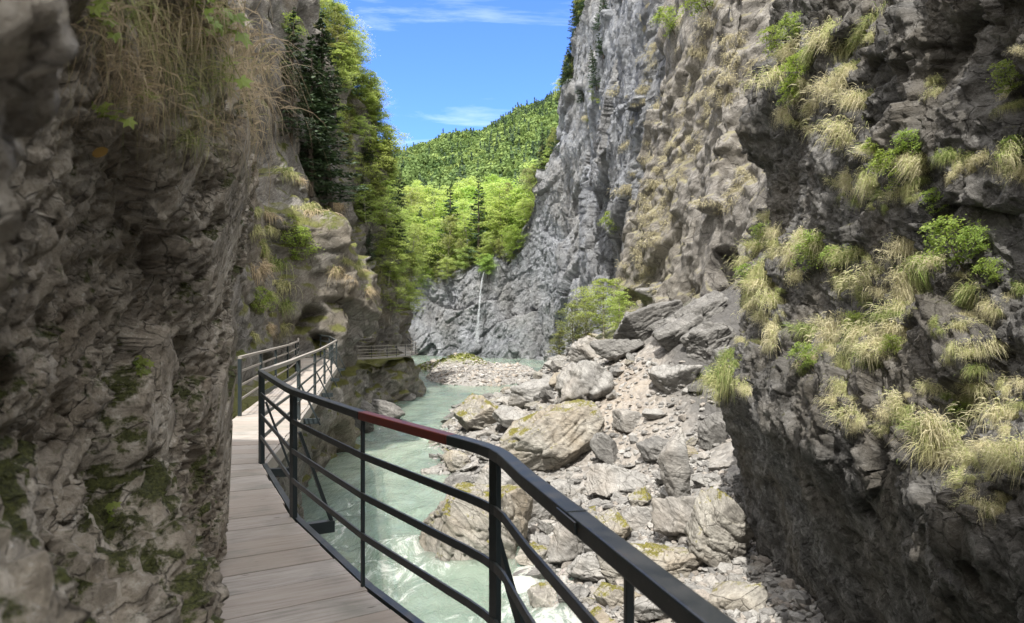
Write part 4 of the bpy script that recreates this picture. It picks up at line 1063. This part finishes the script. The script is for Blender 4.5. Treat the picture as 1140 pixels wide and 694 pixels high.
# --- far forest on the hillside
fv, ff, fm = {}, {}, {}
lod = {}
for nm, cone in (('a', 0), ('b', 0), ('c', 0), ('d', 1), ('e', 1)):
    r = np.random.default_rng(ord(nm)); n = 80
    if cone:
        t = r.random(n) ** .8; R = 2.3 * (1 - t) * np.sqrt(r.random(n)) + .1; a = r.uniform(0, 6.28, n)
        C = np.stack([R * np.cos(a), R * np.sin(a), 1 + 12 * t], 1); Nn = unit(np.stack([np.cos(a), np.sin(a), 0 * a + .8], 1) + r.normal(0, .3, (n, 3)))
    else:
        q = unit(r.normal(size=(n, 3))); q[:, 2] = np.abs(q[:, 2]) * 1.0 - .25; lump = 1 + .22 * np.sin(q[:, 0] * 5 + ord(nm)) * np.sin(q[:, 1] * 4)
        C = q * np.array([4, 4, 5.2]) * (r.uniform(.65, 1, n) * lump)[:, None] + np.array([0, 0, 5.5]); Nn = unit(q + r.normal(0, .45, (n, 3)))
    lod[nm] = leaf_quads(C, Nn, 1.9 if not cone else 1.4, r, .75)
Vs = {0: [], 1: [], 2: []}; Tn = {0: [], 1: [], 2: []}
pts = []
for t in range(8500):
    y = math.sqrt(RNG.uniform(205 ** 2, 640 ** 2)); px = RNG.uniform(425, 672); pts.append(((px - HX) / F * y, y))
pts = [p for i, p in enumerate(pts)]
pz = hill_z(np.array([p[0] for p in pts]), np.array([p[1] for p in pts]))
nz_ = fbm(np.array([(a * .02, b * .02, 0) for a, b in pts]), 3)
for (x, y), z, q in zip(pts, pz, nz_):
    ridge_ = smooth(470, 600, y) * .55
    cone = RNG.random() < .10 + ridge_ * .7 + .22 * (q > .2)
    nm = RNG.choice(['d', 'e']) if cone else RNG.choice(['a', 'b', 'c'])
    V, _ = lod[nm]; s = RNG.uniform(.42, 1.12) * (.82 if cone else .85); a = RNG.uniform(0, 6.28)
    kk = 1 if cone else (0 if RNG.random() < .6 else 2); Tn[kk].append(np.full(len(V), np.clip(RNG.normal(.5, .33) + .5 * q, 0, 1)))
    Vs[kk].append((V * s) @ rotm(0, 0, a).T + np.array([x, y, z]))
fo = None
me_all = np.concatenate([np.concatenate(Vs[i]) for i in (0, 1, 2)])
nq = [sum(len(v) for v in Vs[i]) // 4 for i in (0, 1, 2)]
fme = mesh_np('forest', me_all, np.arange(len(me_all)).reshape(-1, 4), None, smooth=False, attrs={'tone': np.concatenate([np.concatenate(Tn[i]) for i in (0, 1, 2)])})
M['fleaf1'] = far_leaf_mat('far_leaves_light', (.07, .12, .03), (.25, .33, .10)); M['fleaf2'] = far_leaf_mat('far_leaves_mid', (.05, .095, .03), (.19, .27, .085)); M['fneedle'] = far_leaf_mat('far_needles', (.035, .065, .035), (.10, .15, .075))
for m_ in ('fleaf1', 'fneedle', 'fleaf2'): fme.materials.append(M[m_])
fme.polygons.foreach_set('material_index', np.repeat([0, 1, 2], nq).astype(np.int32))
tag(obj('forest', fme), 'mixed forest covering the far hillside up to the skyline', 'forest', kind='stuff')

# --- grass tufts
def tuft_mesh(name, seed, n, mat, L=(.35, .8), out=.55, width=.012, grav=1.0, spread=.16, seg=4, up=.9):
    """a hanging cushion of blades; local +X points away from the rock"""
    r = np.random.default_rng(seed); V = []; Fq = []
    root = r.normal(0, spread, (n, 3)) * np.array([.35, 1, .5]); ln = r.uniform(*L, n)
    young = r.random(n) < .5; ln = np.where(young, ln * .62, ln)
    d = np.stack([out + r.normal(0, .35, n), r.normal(0, .5, n) + root[:, 1] * 1.5, up * r.uniform(.2, 1, n) * np.where(young, 1.5, .7)], 1); d = unit(d)
    side = unit(np.cross(d, r.normal(size=(n, 3))))
    rows_ = []
    for j in range(seg + 1):
        t = j / seg; p = root + d * (ln * t * (1 - .35 * t))[:, None]; p[:, 2] -= grav * ln * t * t * .95; p[:, 0] -= .25 * ln * t * t * max(0, grav - .4)
        w = (width * (1 - t * .92) * r.uniform(.7, 1.3, n))[:, None]
        rows_.append((p - side * w, p + side * w))
    for j in range(seg + 1): V += [rows_[j][0], rows_[j][1]]
    V = np.stack(V, 1).reshape(-1, 3); k_ = 2 * (seg + 1); b = (np.arange(n) * k_)[:, None]
    Fq = np.concatenate([np.concatenate([b + 2 * j, b + 2 * j + 1, b + 2 * j + 3, b + 2 * j + 2], 1) for j in range(seg)])
    return mesh_np(name, V, Fq, M[mat], smooth=True, attrs={'young': np.repeat(np.where(young, 1., 0.), k_)})
TV = [tuft_mesh('grass_tuft', 70 + i, 1150, 'tuft' if i % 3 else 'greentuft', L=(.14 + .03 * (i % 4), .46 + .07 * (i % 5)), width=.0068, grav=.75 + .15 * (i % 4), spread=.20 + .035 * (i % 3), out=.4 + .1 * (i % 3)) for i in range(12)]
def place_tuft(meshes, px, py, size, bvh, label, group, name='grass_tuft', cat='grass tuft', lo=.8, pick=None, push=.05):
    h = ray(px, py, bvh)
    if h is None: return None
    p, n = h[0], h[1]
    if n.dot(p - CAM) > 0: n = -n
    a = math.atan2(n.y, n.x) if abs(n.x) + abs(n.y) > .05 else math.pi
    o = obj(name, meshes[int(RNG.integers(0, len(meshes))) if pick is None else pick])
    s = size * p.y / F * lo
    o.location = p - n * push * s; o.rotation_euler = (RNG.normal(0, .2), RNG.normal(0, .2), a + RNG.normal(0, .4)); o.scale = (s, s * RNG.uniform(.65, 1.5), s * RNG.uniform(.7, 1.3))
    return tag(o, label, cat, group)
ROWS = {
 'highest ledge of the buttress': [(885, 62, 38), (903, 72, 34), (925, 48, 50), (948, 62, 46), (965, 42, 34), (878, 88, 34), (897, 100, 34), (930, 108, 52), (948, 92, 44), (960, 122, 38), (876, 132, 30), (895, 142, 32), (942, 155, 36), (912, 124, 34)],
 'middle ledge of the buttress': [(975, 178, 38), (992, 192, 42), (968, 212, 44), (945, 212, 38), (985, 224, 34), (1006, 188, 38), (1022, 194, 38), (1054, 186, 44), (1076, 190, 44), (1096, 186, 40), (1118, 192, 50), (1134, 204, 44), (1012, 220, 32), (972, 240, 34), (955, 232, 32)],
 'overgrown shelf below the ledges': [(893, 272, 38), (912, 284, 36), (930, 292, 34), (955, 298, 50), (945, 328, 42), (976, 318, 42), (1014, 288, 56), (1030, 310, 50), (1008, 330, 36), (1080, 342, 44), (1072, 372, 30), (888, 318, 34), (962, 340, 34), (1046, 300, 36), (1100, 350, 30)],
 'far corner of the buttress': [(862, 268, 34), (848, 288, 36), (868, 292, 30), (845, 312, 34), (858, 330, 36), (872, 346, 34), (850, 362, 32), (836, 338, 28), (862, 380, 32), (842, 390, 28), (832, 300, 30), (836, 268, 28), (856, 250, 30)],
 'lowest tip by the scree': [(806, 438, 40), (818, 422, 38), (795, 446, 36), (824, 436, 34), (812, 405, 26)],
 'green bank below the shelf': [(908, 380, 40), (934, 378, 46), (950, 394, 44), (966, 384, 40), (920, 400, 40), (898, 410, 34), (972, 408, 40), (986, 394, 40), (1000, 378, 40), (992, 362, 34), (1008, 352, 32), (940, 412, 34), (958, 366, 34), (925, 366, 30)],
 'bare patch under the green bank': [(944, 452, 46), (952, 474, 36), (936, 440, 30)],
 'diagonal lip over the undercut': [(984, 472, 36), (1000, 462, 40), (1014, 472, 42), (1030, 484, 42), (1046, 490, 44), (1060, 500, 48), (1076, 510, 48), (1052, 520, 40), (1086, 526, 44), (1100, 512, 44), (1072, 540, 40), (1078, 562, 34), (1104, 540, 36), (1116, 522, 40)],
 'bare rock at the right edge': [(1038, 102, 36), (1124, 118, 44), (1138, 64, 30), (1096, 394, 34), (1090, 420, 32), (1084, 440, 30), (1040, 368, 30), (1060, 398, 30), (1036, 440, 26), (1072, 452, 28), (1116, 440, 34), (1130, 470, 40), (1122, 492, 40), (1136, 440, 40), (1132, 512, 44), (1110, 470, 30), (1134, 330, 30), (1112, 575, 22)],
}
for place, lst in ROWS.items():
    lst = lst + [(px + RNG.normal(0, 11), py + RNG.normal(4, 8), s * RNG.uniform(.4, .75)) for px, py, s in lst if RNG.random() < .95]
    for i, (px, py, s) in enumerate(sorted(lst)):
        col = 'pale straw-coloured' if py < 250 or 'lip' in place else 'yellow-green'
        place_tuft(TV, px, py - s * .3, s * RNG.uniform(1.1, 1.75), bvhA, f'{col} grass tuft on the {place}, {ord_left(i)}', 'grass tufts on the dark buttress')

# leafy shrubs on the buttress
SV = [broad_tree(80 + i, 1.0, .55, .06, nlimb=16, per=110, flat=.45, trunk_r=.03, bare=.1, mats=('bark', 'plant'), upright=.45) for i in range(4)]
def shrub(px, py, hp, bvh, label, group='shrubs on the dark buttress', lean=None, sc=1., variants=None, name='leafy_shrub'):
    h = ray(px, py, bvh)
    if h is None: return
    y = h[0].y; r = empty(name, h[0]); vv = (variants or SV)
    for nm, me in zip(('stem', 'foliage'), vv[int(RNG.integers(0, len(vv)))]): obj(nm, me, r)
    s = hp * y / F * sc * .88; r.scale = (s, s, s); r.rotation_euler = (RNG.normal(0, .1), lean if lean is not None else -.5, 0)
    return tag(r, label, 'shrub', group)
LIP = []
for px in range(462, 600, 9): 
    q = ridge(px)
    if q: LIP.append((px, q))
for i, (px, q) in enumerate(LIP):
    kd = ['beech', 'broad', 'beech', 'olive'][i % 4]
    hq = ray(px, HY + (CZ - q.z) / q.y * F + RNG.uniform(2, 24), bvhC); b = hq[0] if hq else q
    tree(kd, (b.x, b.y + .2, b.z - .1), RNG.uniform(4.5, 8), f'small tree leaning over the lip of the end wall, {ord_left(i)}', 'small trees on the lip of the end wall', lean=(RNG.uniform(.15, .5), 0), wide=1.3)
for px, py, hp, lab in [(872, 66, 46, 'bright green shrub at the left end of the highest ledge of the buttress'), (902, 96, 50, 'green shrub growing down among tufts on the highest ledge'), (888, 118, 34, 'small green shrub under the left end of the highest ledge'),
                        (1130, 108, 50, 'green shrub at the right edge above the middle ledge'), (1008, 208, 56, 'green shrub reaching down from the middle ledge'), (1020, 176, 40, 'thin twiggy shrub above the middle ledge'), (1072, 300, 74, 'wide feathery green shrub on the halfway shelf'),
                        (1096, 286, 44, 'smaller shrub right of the wide feathery one'), (918, 302, 56, 'low spreading shrub at the left part of the halfway shelf'), (905, 412, 40, 'leafy shrub at the left end of the green bank'), (800, 424, 40, 'pale twiggy shrub at the lowest far tip of the buttress'),
                        (855, 276, 34, 'green shrub on the far corner of the buttress'), (1052, 240, 40, 'thin hanging shrub in the dark rock below the middle ledge'), (1136, 178, 34, 'dark leaved shrub at the right edge over the middle ledge'), (890, 44, 36, 'small upright shrub on top of the highest ledge'), (936, 300, 34, 'little shrub between two pale tufts on the shelf'), (840, 322, 36, 'green shrub hanging low on the far corner'),
                        (960, 374, 34, 'small green shrub in the middle of the green bank'), (1000, 396, 30, 'small green shrub at the right end of the green bank'), (1112, 318, 40, 'leggy green shrub at the right of the shelf'), (982, 180, 34, 'small bright shrub at the left end of the middle ledge'), (1078, 470, 30, 'small shrub above the diagonal lip')]:
    shrub(px, py, hp, bvhA, lab)

# bright bush and its neighbours on the scree below the grey cliff
def ground_tree(kd, px, py, hp, label, group, wide=1., name=None):
    h = ray(px, py, bvhG, bvhB); b = h[0]; tree(kd, (b.x, b.y, b.z - .1), hp * b.y / F, label, group, wide=wide)
ground_tree('beech', 672, 378, 72, 'bright lime-green young tree at the top of the boulder bank below the grey cliff', 'young trees on the bank', 1.35)
ground_tree('beech', 690, 372, 52, 'smaller lime-green tree at the right side of the brightest one', 'young trees on the bank', 1.2)
ground_tree('olive', 638, 392, 62, 'thin brownish shrub-like tree left of the brightest young tree', 'young trees on the bank', 1.2)
ground_tree('olive', 622, 402, 40, 'low green bush at the end of the river channel', 'young trees on the bank', 1.6)
ground_tree('olive', 652, 385, 60, 'airy half-bare young tree just behind the upright furrowed boulder', 'young trees on the bank', 1.1)
for px, py, hp, lab in [(725, 62, 26, 'green shrub high on the tan cliff'), (690, 262, 26, 'green shrub hanging at the dark bay of the grey cliff'), (752, 40, 30, 'yellow-green shrub near the top of the tan cliff'), (790, 14, 40, 'broad green shrub at the top of the tan cliff')]:
    shrub(px, py, hp, bvhB if px > 720 else bvhC, lab, 'shrubs on the cliffs', sc=1.3)

# dry grass matted over the tan cliff: one mass
def merged_tufts(name, label, spots, meshes, mat):
    Vs, Fs, base = [], [], 0
    for p, a, s in spots:
        me = meshes[int(RNG.integers(0, len(meshes)))]
        V, Fq = me; V = (V * s) @ rotm(RNG.normal(0, .15), RNG.normal(0, .15), a).T + np.array(p); Vs.append(V); Fs.append(Fq + base); base += len(V)
    return tag(obj(name, mesh_np(name, np.concatenate(Vs), np.concatenate(Fs), M[mat], smooth=True)), label, 'grass', kind='stuff')
def raw(me):
    V = np.zeros(len(me.vertices) * 3, np.float32); me.vertices.foreach_get('co', V); Fq = np.zeros(len(me.polygons) * 4, np.int32); me.polygons.foreach_get('vertices', Fq)
    return V.reshape(-1, 3), Fq.reshape(-1, 4)
LOWT = [raw(tuft_mesh('tmp', 100 + i, 130, 'tuft', L=(.2, .6), width=.026, grav=1., spread=.3)) for i in range(4)]
M['drygrass'] = blade_mat('dry_cliff_grass', (.55, .50, .34), (.30, .31, .14), .35, .85)
spots = []
for t in range(6000):
    if len(spots) > 300: break
    px, py = RNG.uniform(690, 845), RNG.uniform(5, 335)
    h = ray(px, py, bvhB, bvhA, bvhC)
    if h is None: continue
    p, n = h[0], h[1]
    if n.dot(p - CAM) > 0: n = -n
    if p.y < 27 or p.y > 70 or (p - CAVE).length < 3.2: continue
    pref = 1.2 * perlin(np.array([[(p.y + p.z) * .3, (p.y - p.z) * .08, 3.3]]))[0] + .5 * n.z + .25 * math.exp(-((px - 725) / 40) ** 2)
    if pref < .24: continue
    spots.append((p - n * .05, math.atan2(n.y, n.x), RNG.uniform(.4, 1.0)))
for px, py in [(660, 150), (655, 132), (700, 165), (704, 205), (690, 100), (600, 262)]:
    h = ray(px, py, bvhC)
    if h:
        for q in range(3):
            n = h[1] if h[1].dot(h[0] - CAM) < 0 else -h[1]
            spots.append((h[0] + Vector((RNG.normal(0, .6), RNG.normal(0, .8), RNG.normal(0, .4))), math.atan2(n.y, n.x), RNG.uniform(.8, 1.5)))
merged_tufts('grass', 'dry tan grass matted over the ledges of the cliffs behind the buttress', spots, LOWT, 'drygrass')

# tufts on the left cliff by the walkway
LV = [tuft_mesh('grass_tuft', 120 + i, 260, 'greentuft' if i % 2 else 'straw', L=(.35, .9), width=.014, grav=.9) for i in range(4)]
LG = [(284, 262, 30), (292, 282, 36), (300, 262, 34), (288, 306, 36), (306, 300, 34), (314, 322, 34), (300, 336, 32), (318, 346, 30), (284, 345, 28), (282, 240, 28), (296, 244, 26), (340, 236, 30), (352, 242, 32), (364, 240, 28), (376, 236, 28), (330, 205, 26), (318, 198, 28), (384, 296, 24), (396, 300, 24), (404, 308, 22), (376, 308, 24), (390, 316, 24), (312, 370, 26), (410, 330, 22), (280, 380, 26), (300, 372, 26)]
for i, (px, py, s) in enumerate(sorted(LG)):
    place_tuft(LV, px, py - 6, s, bvhE, f'grass tuft on the rocks above the boardwalk, {ord_left(i) if i < 20 else ORD[len(LG) - i] + " from the right" if len(LG) - i > 1 else "rightmost"}', 'grass tufts on the left cliff', lo=1.)
for px, py, hp, lab in [(326, 292, 40, 'bright green shrub on the rocks above the far boardwalk'), (316, 268, 30, 'light green shrub higher on the rocks above the boardwalk'), (284, 350, 30, 'small green plant by the cliff-side railing'), (360, 22, 40, 'sunlit green shrub at the top of the left cliff'), (318, 45, 30, 'pale green shrub beside the dark spruce')]:
    shrub(px, py, hp, bvhE, lab, 'shrubs on the left cliff', lean=.35, sc=1.2)

# --- grass hanging over the near left face
NV = [tuft_mesh('grass_clump', 140 + i, 150, 'straw' if i % 3 else 'greentuft', L=(.3, 1.0), width=.0058, grav=1.05, out=.5, spread=.2, seg=6) for i in range(6)]
NG = [(100, 10, 120), (128, 4, 130), (112, 60, 100), (150, 30, 120), (178, 10, 120), (170, 62, 110), (205, 30, 110), (196, 90, 90), (232, 10, 100), (228, 70, 90), (256, 36, 110), (250, 84, 90), (276, 8, 110), (282, 60, 100), (292, 92, 110), (270, 110, 110), (296, 30, 90), (300, 120, 80), (140, 84, 90), (216, 128, 80), (120, 110, 70), (200, 150, 60), (288, 130, 110), (262, 70, 100), (160, 110, 60), (300, 70, 90)]
for i, (px, py, s) in enumerate(sorted(NG)):
    o_ = place_tuft(NV, px, py, s * 1.25, bvhD, f'long dry grass hanging over the near left rock, {ord_left(i) if i < 20 else ORD[len(NG) - i] + " clump from its right end" if len(NG) - i > 1 else "clump at its right end"}', 'dry grass clumps on the near left rock', name='grass_clump', cat='grass clump', lo=1., pick=(0 if px in (276, 292, 282, 300) and py < 100 else None))

# broad-leaved plants on the near face
def lobed_leaf(r, size):
    pts = []
    for i in range(15):
        a = -2.2 + 4.4 * i / 14; rr = size * (1.0 if i % 3 == 1 else .62) * (1 - .25 * abs(a) / 2.2) * r.uniform(.9, 1.1)
        pts.append((math.sin(a) * rr * .8, math.cos(a) * rr, -.12 * rr * rr / size))
    return [(0, -.1 * size, 0)] + pts
def leafy(name, loc, n, size, reach, label, mat='plant', seed=1, hang=.2, oval=False):
    r = np.random.default_rng(seed); e = empty(name, loc); st = MB(); V = []; Fq = []
    for i in range(n):
        d = unit(np.array([r.uniform(.2, 1), r.uniform(-1, .25), r.uniform(-.5, .9)])); L = reach * r.uniform(.5, 1)
        tip = d * L + np.array([0, 0, -hang * L]); st.tube([(0, 0, 0), tuple(d * L * .55), tuple(tip)], [.0022, .0018, .0012], 4)
        nrm = Vector(unit(np.array([.35, -.75, .75]) + r.normal(0, .3, 3))); q = nrm.to_track_quat('Z', 'Y') @ Matrix.Rotation(r.uniform(-1, 1) + math.pi, 3, 'Z').to_quaternion()
        P = lobed_leaf(r, size * r.uniform(.6, 1.15)) if not oval else [(0, 0, 0)] + [(math.sin(t) * size * .45, size - math.cos(t) * size, 0) for t in np.linspace(0, 6.28, 15)]
        b = len(V); V += [tuple(Vector(tip) + q @ Vector(p)) for p in P]; Fq += [(b, b + j, b + j + 1) for j in range(1, 15)]
    st.build('stem', M['plant' if mat != 'redleaf' else 'bark'], e, smooth=True)
    obj('foliage', mesh_np('foliage', np.array(V), np.array(Fq), M[mat], smooth=False), e)
    return tag(e, label, 'plant', 'leafy plants on the near left rock')
for i, (px, py, n, sz, lab) in enumerate([(214, 6, 7, 16, 'bright lobed-leaf plant at the top edge of the photo above the near rock'), (236, 44, 10, 20, 'bright green plant with star-shaped leaves in the dry grass'), (244, 84, 7, 13, 'small lobed-leaf plant hanging below the star-leaved one'), (155, 100, 8, 12, 'small three-leaved sprig low on the hanging grass'),
                                            (146, 404, 8, 9, 'tiny green sprig on the bare rock beside the boardwalk'), (104, 132, 7, 14, 'blurred green leaves at the left of the hanging grass'), (98, 20, 5, 16, 'blurred yellow-green blades near the top of the closest knob'), (118, 568, 6, 7, 'little moss-side sprig among the white stones low on the near rock')]):
    h = ray(px, py, bvhD)
    if h: leafy('leafy_plant', h[0] + Vector((.01, -.01, 0)), n, sz * h[0].y / F, sz * 2.4 * h[0].y / F, lab, seed=200 + i)
h = ray(112, 150, bvhD)
leafy('leafy_plant', h[0], 1, 15 * h[0].y / F, 26 * h[0].y / F, 'single reddish-brown oval leaf sticking out beside the closest knob', 'redleaf', 233, oval=True)

# --- waterfall on the grey cliff and sparse green on the bank
a_, b_ = ray(538, 304, bvhC), ray(528, 388, bvhC, bvhG)
mb = MB()
yfall = min(a_[0].y, b_[0].y) - 3.2
for i in range(34):
    o1, o2 = RNG.normal(0, .3), RNG.normal(0, 1.)
    pts = []; t0 = RNG.uniform(0, .75) if i > 8 else 0; ts = np.linspace(t0, min(1, t0 + RNG.uniform(.25, .6)) if i > 8 else RNG.uniform(.3, 1), 10)
    for t in ts:
        px = 539 - 9 * t ** .6 + o1 * (1 - t) + o2 * 2.2 * t * .6; q = at(px, 303 + 86 * t, yfall + .5 * math.sin(i + 7 * t) * .2)
        pts.append((q.x + RNG.normal(0, .05), q.y, q.z))
    wm_ = .02 + .05 * RNG.random(); ws = [wm_ * math.sin(math.pi * (.08 + .84 * u)) for u in np.linspace(0, 1, 10)]
    mb.tube(pts, ws, 4)
wf = mb.build('waterfall', M['fall'], smooth=True); tag(wf, 'thin white waterfall dropping down the end wall to the gravel bank', 'waterfall')
spots = []
for t in range(4000):
    if len(spots) >= 700: break
    x, y = RNG.uniform(-20, 2), RNG.uniform(104, 130); e_ = ((x + 10) / 8.5) ** 2 + ((y - 116) / 13) ** 2
    if e_ > RNG.uniform(.5, 1.2): continue
    spots.append(((x, y, float(ground_z(np.array([x]), np.array([y]))[0])), RNG.uniform(0, 6.28), RNG.uniform(.5, 1.0)))
M['bankgrass'] = blade_mat('bank_grass', (.22, .24, .06), (.10, .16, .03), .2, .8)
merged_tufts('grass', 'yellow-green grass on the back of the gravel bank', spots, [raw(tuft_mesh('tmp', 160 + i, 24, 'tuft', L=(.3, .7), width=.06, grav=.3, out=.1, up=1.2)) for i in range(3)], 'bankgrass')
for me in [m for m in bpy.data.meshes if m.users == 0]: bpy.data.meshes.remove(me)

# ------------------------------------------------------------------ sky, sun, camera
EL, AZX, AZY = math.radians(56), -.27, -.963
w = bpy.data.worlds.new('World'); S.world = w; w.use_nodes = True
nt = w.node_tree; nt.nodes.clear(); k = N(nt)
sky = k.n('ShaderNodeTexSky', sky_type='NISHITA', sun_disc=False, sun_elevation=EL, sun_rotation=math.atan2(AZX, AZY), air_density=1.0, dust_density=.35, ozone_density=2.2, altitude=600)
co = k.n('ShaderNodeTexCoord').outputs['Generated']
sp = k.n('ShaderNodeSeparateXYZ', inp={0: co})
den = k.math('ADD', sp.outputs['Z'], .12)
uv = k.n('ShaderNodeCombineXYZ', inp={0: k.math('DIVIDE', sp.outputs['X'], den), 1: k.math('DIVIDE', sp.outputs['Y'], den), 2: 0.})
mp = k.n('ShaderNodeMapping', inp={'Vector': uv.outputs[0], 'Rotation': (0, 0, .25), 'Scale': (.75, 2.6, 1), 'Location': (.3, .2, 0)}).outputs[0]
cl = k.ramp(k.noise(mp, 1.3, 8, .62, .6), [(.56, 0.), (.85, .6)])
# deep blue low in the north, unseen fill-light cloud added overhead and behind
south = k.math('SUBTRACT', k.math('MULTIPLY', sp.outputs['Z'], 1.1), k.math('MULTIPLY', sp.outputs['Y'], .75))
fill_cloud = k.ramp(k.math('ADD', south, k.math('MULTIPLY', k.math('SUBTRACT', k.noise(co, 2.2, 6, .6), .5), .5)), [(.05, 0.), (.45, 1.)])
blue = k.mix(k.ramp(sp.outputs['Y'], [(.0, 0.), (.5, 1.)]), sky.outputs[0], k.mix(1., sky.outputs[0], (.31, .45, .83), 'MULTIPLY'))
bg = k.n('ShaderNodeBackground', inp={'Color': k.mix(fill_cloud, k.mix(cl, blue, (3.4, 3.8, 4.2)), (6.3, 6.1, 5.9)), 'Strength': .15})
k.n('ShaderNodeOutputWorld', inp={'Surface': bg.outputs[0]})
sl = bpy.data.lights.new('sun', 'SUN'); sl.energy = 2.25; sl.angle = math.radians(.53); sl.color = (1, .955, .88)
so = link(bpy.data.objects.new('sun', sl)); so.location = (-10, -40, 60)
ds = Vector((AZX * math.cos(EL), AZY * math.cos(EL), math.sin(EL)))
so.rotation_euler = ds.to_track_quat('Z', 'Y').to_euler()
cam = bpy.data.cameras.new('camera'); cam.sensor_width = 36; cam.lens = 36 * F / 1140; cam.shift_y = (HY - 347) / 1140
cam.clip_start = .05; cam.clip_end = 5000
cam.dof.use_dof = True; cam.dof.focus_distance = 14.; cam.dof.aperture_fstop = 6.
co_ = link(bpy.data.objects.new('camera', cam)); co_.location = CAM; co_.rotation_euler = (math.pi / 2, 0, 0)
S.camera = co_
S.view_settings.view_transform = 'Standard'; S.view_settings.look = 'None'; S.view_settings.exposure = 1.65; S.view_settings.gamma = 1
S.render.engine = 'CYCLES'
S.cycles.max_bounces = 8; S.cycles.diffuse_bounces = 4; S.cycles.glossy_bounces = 3; S.cycles.transmission_bounces = 4; S.cycles.transparent_max_bounces = 8
S.cycles.use_denoising = True
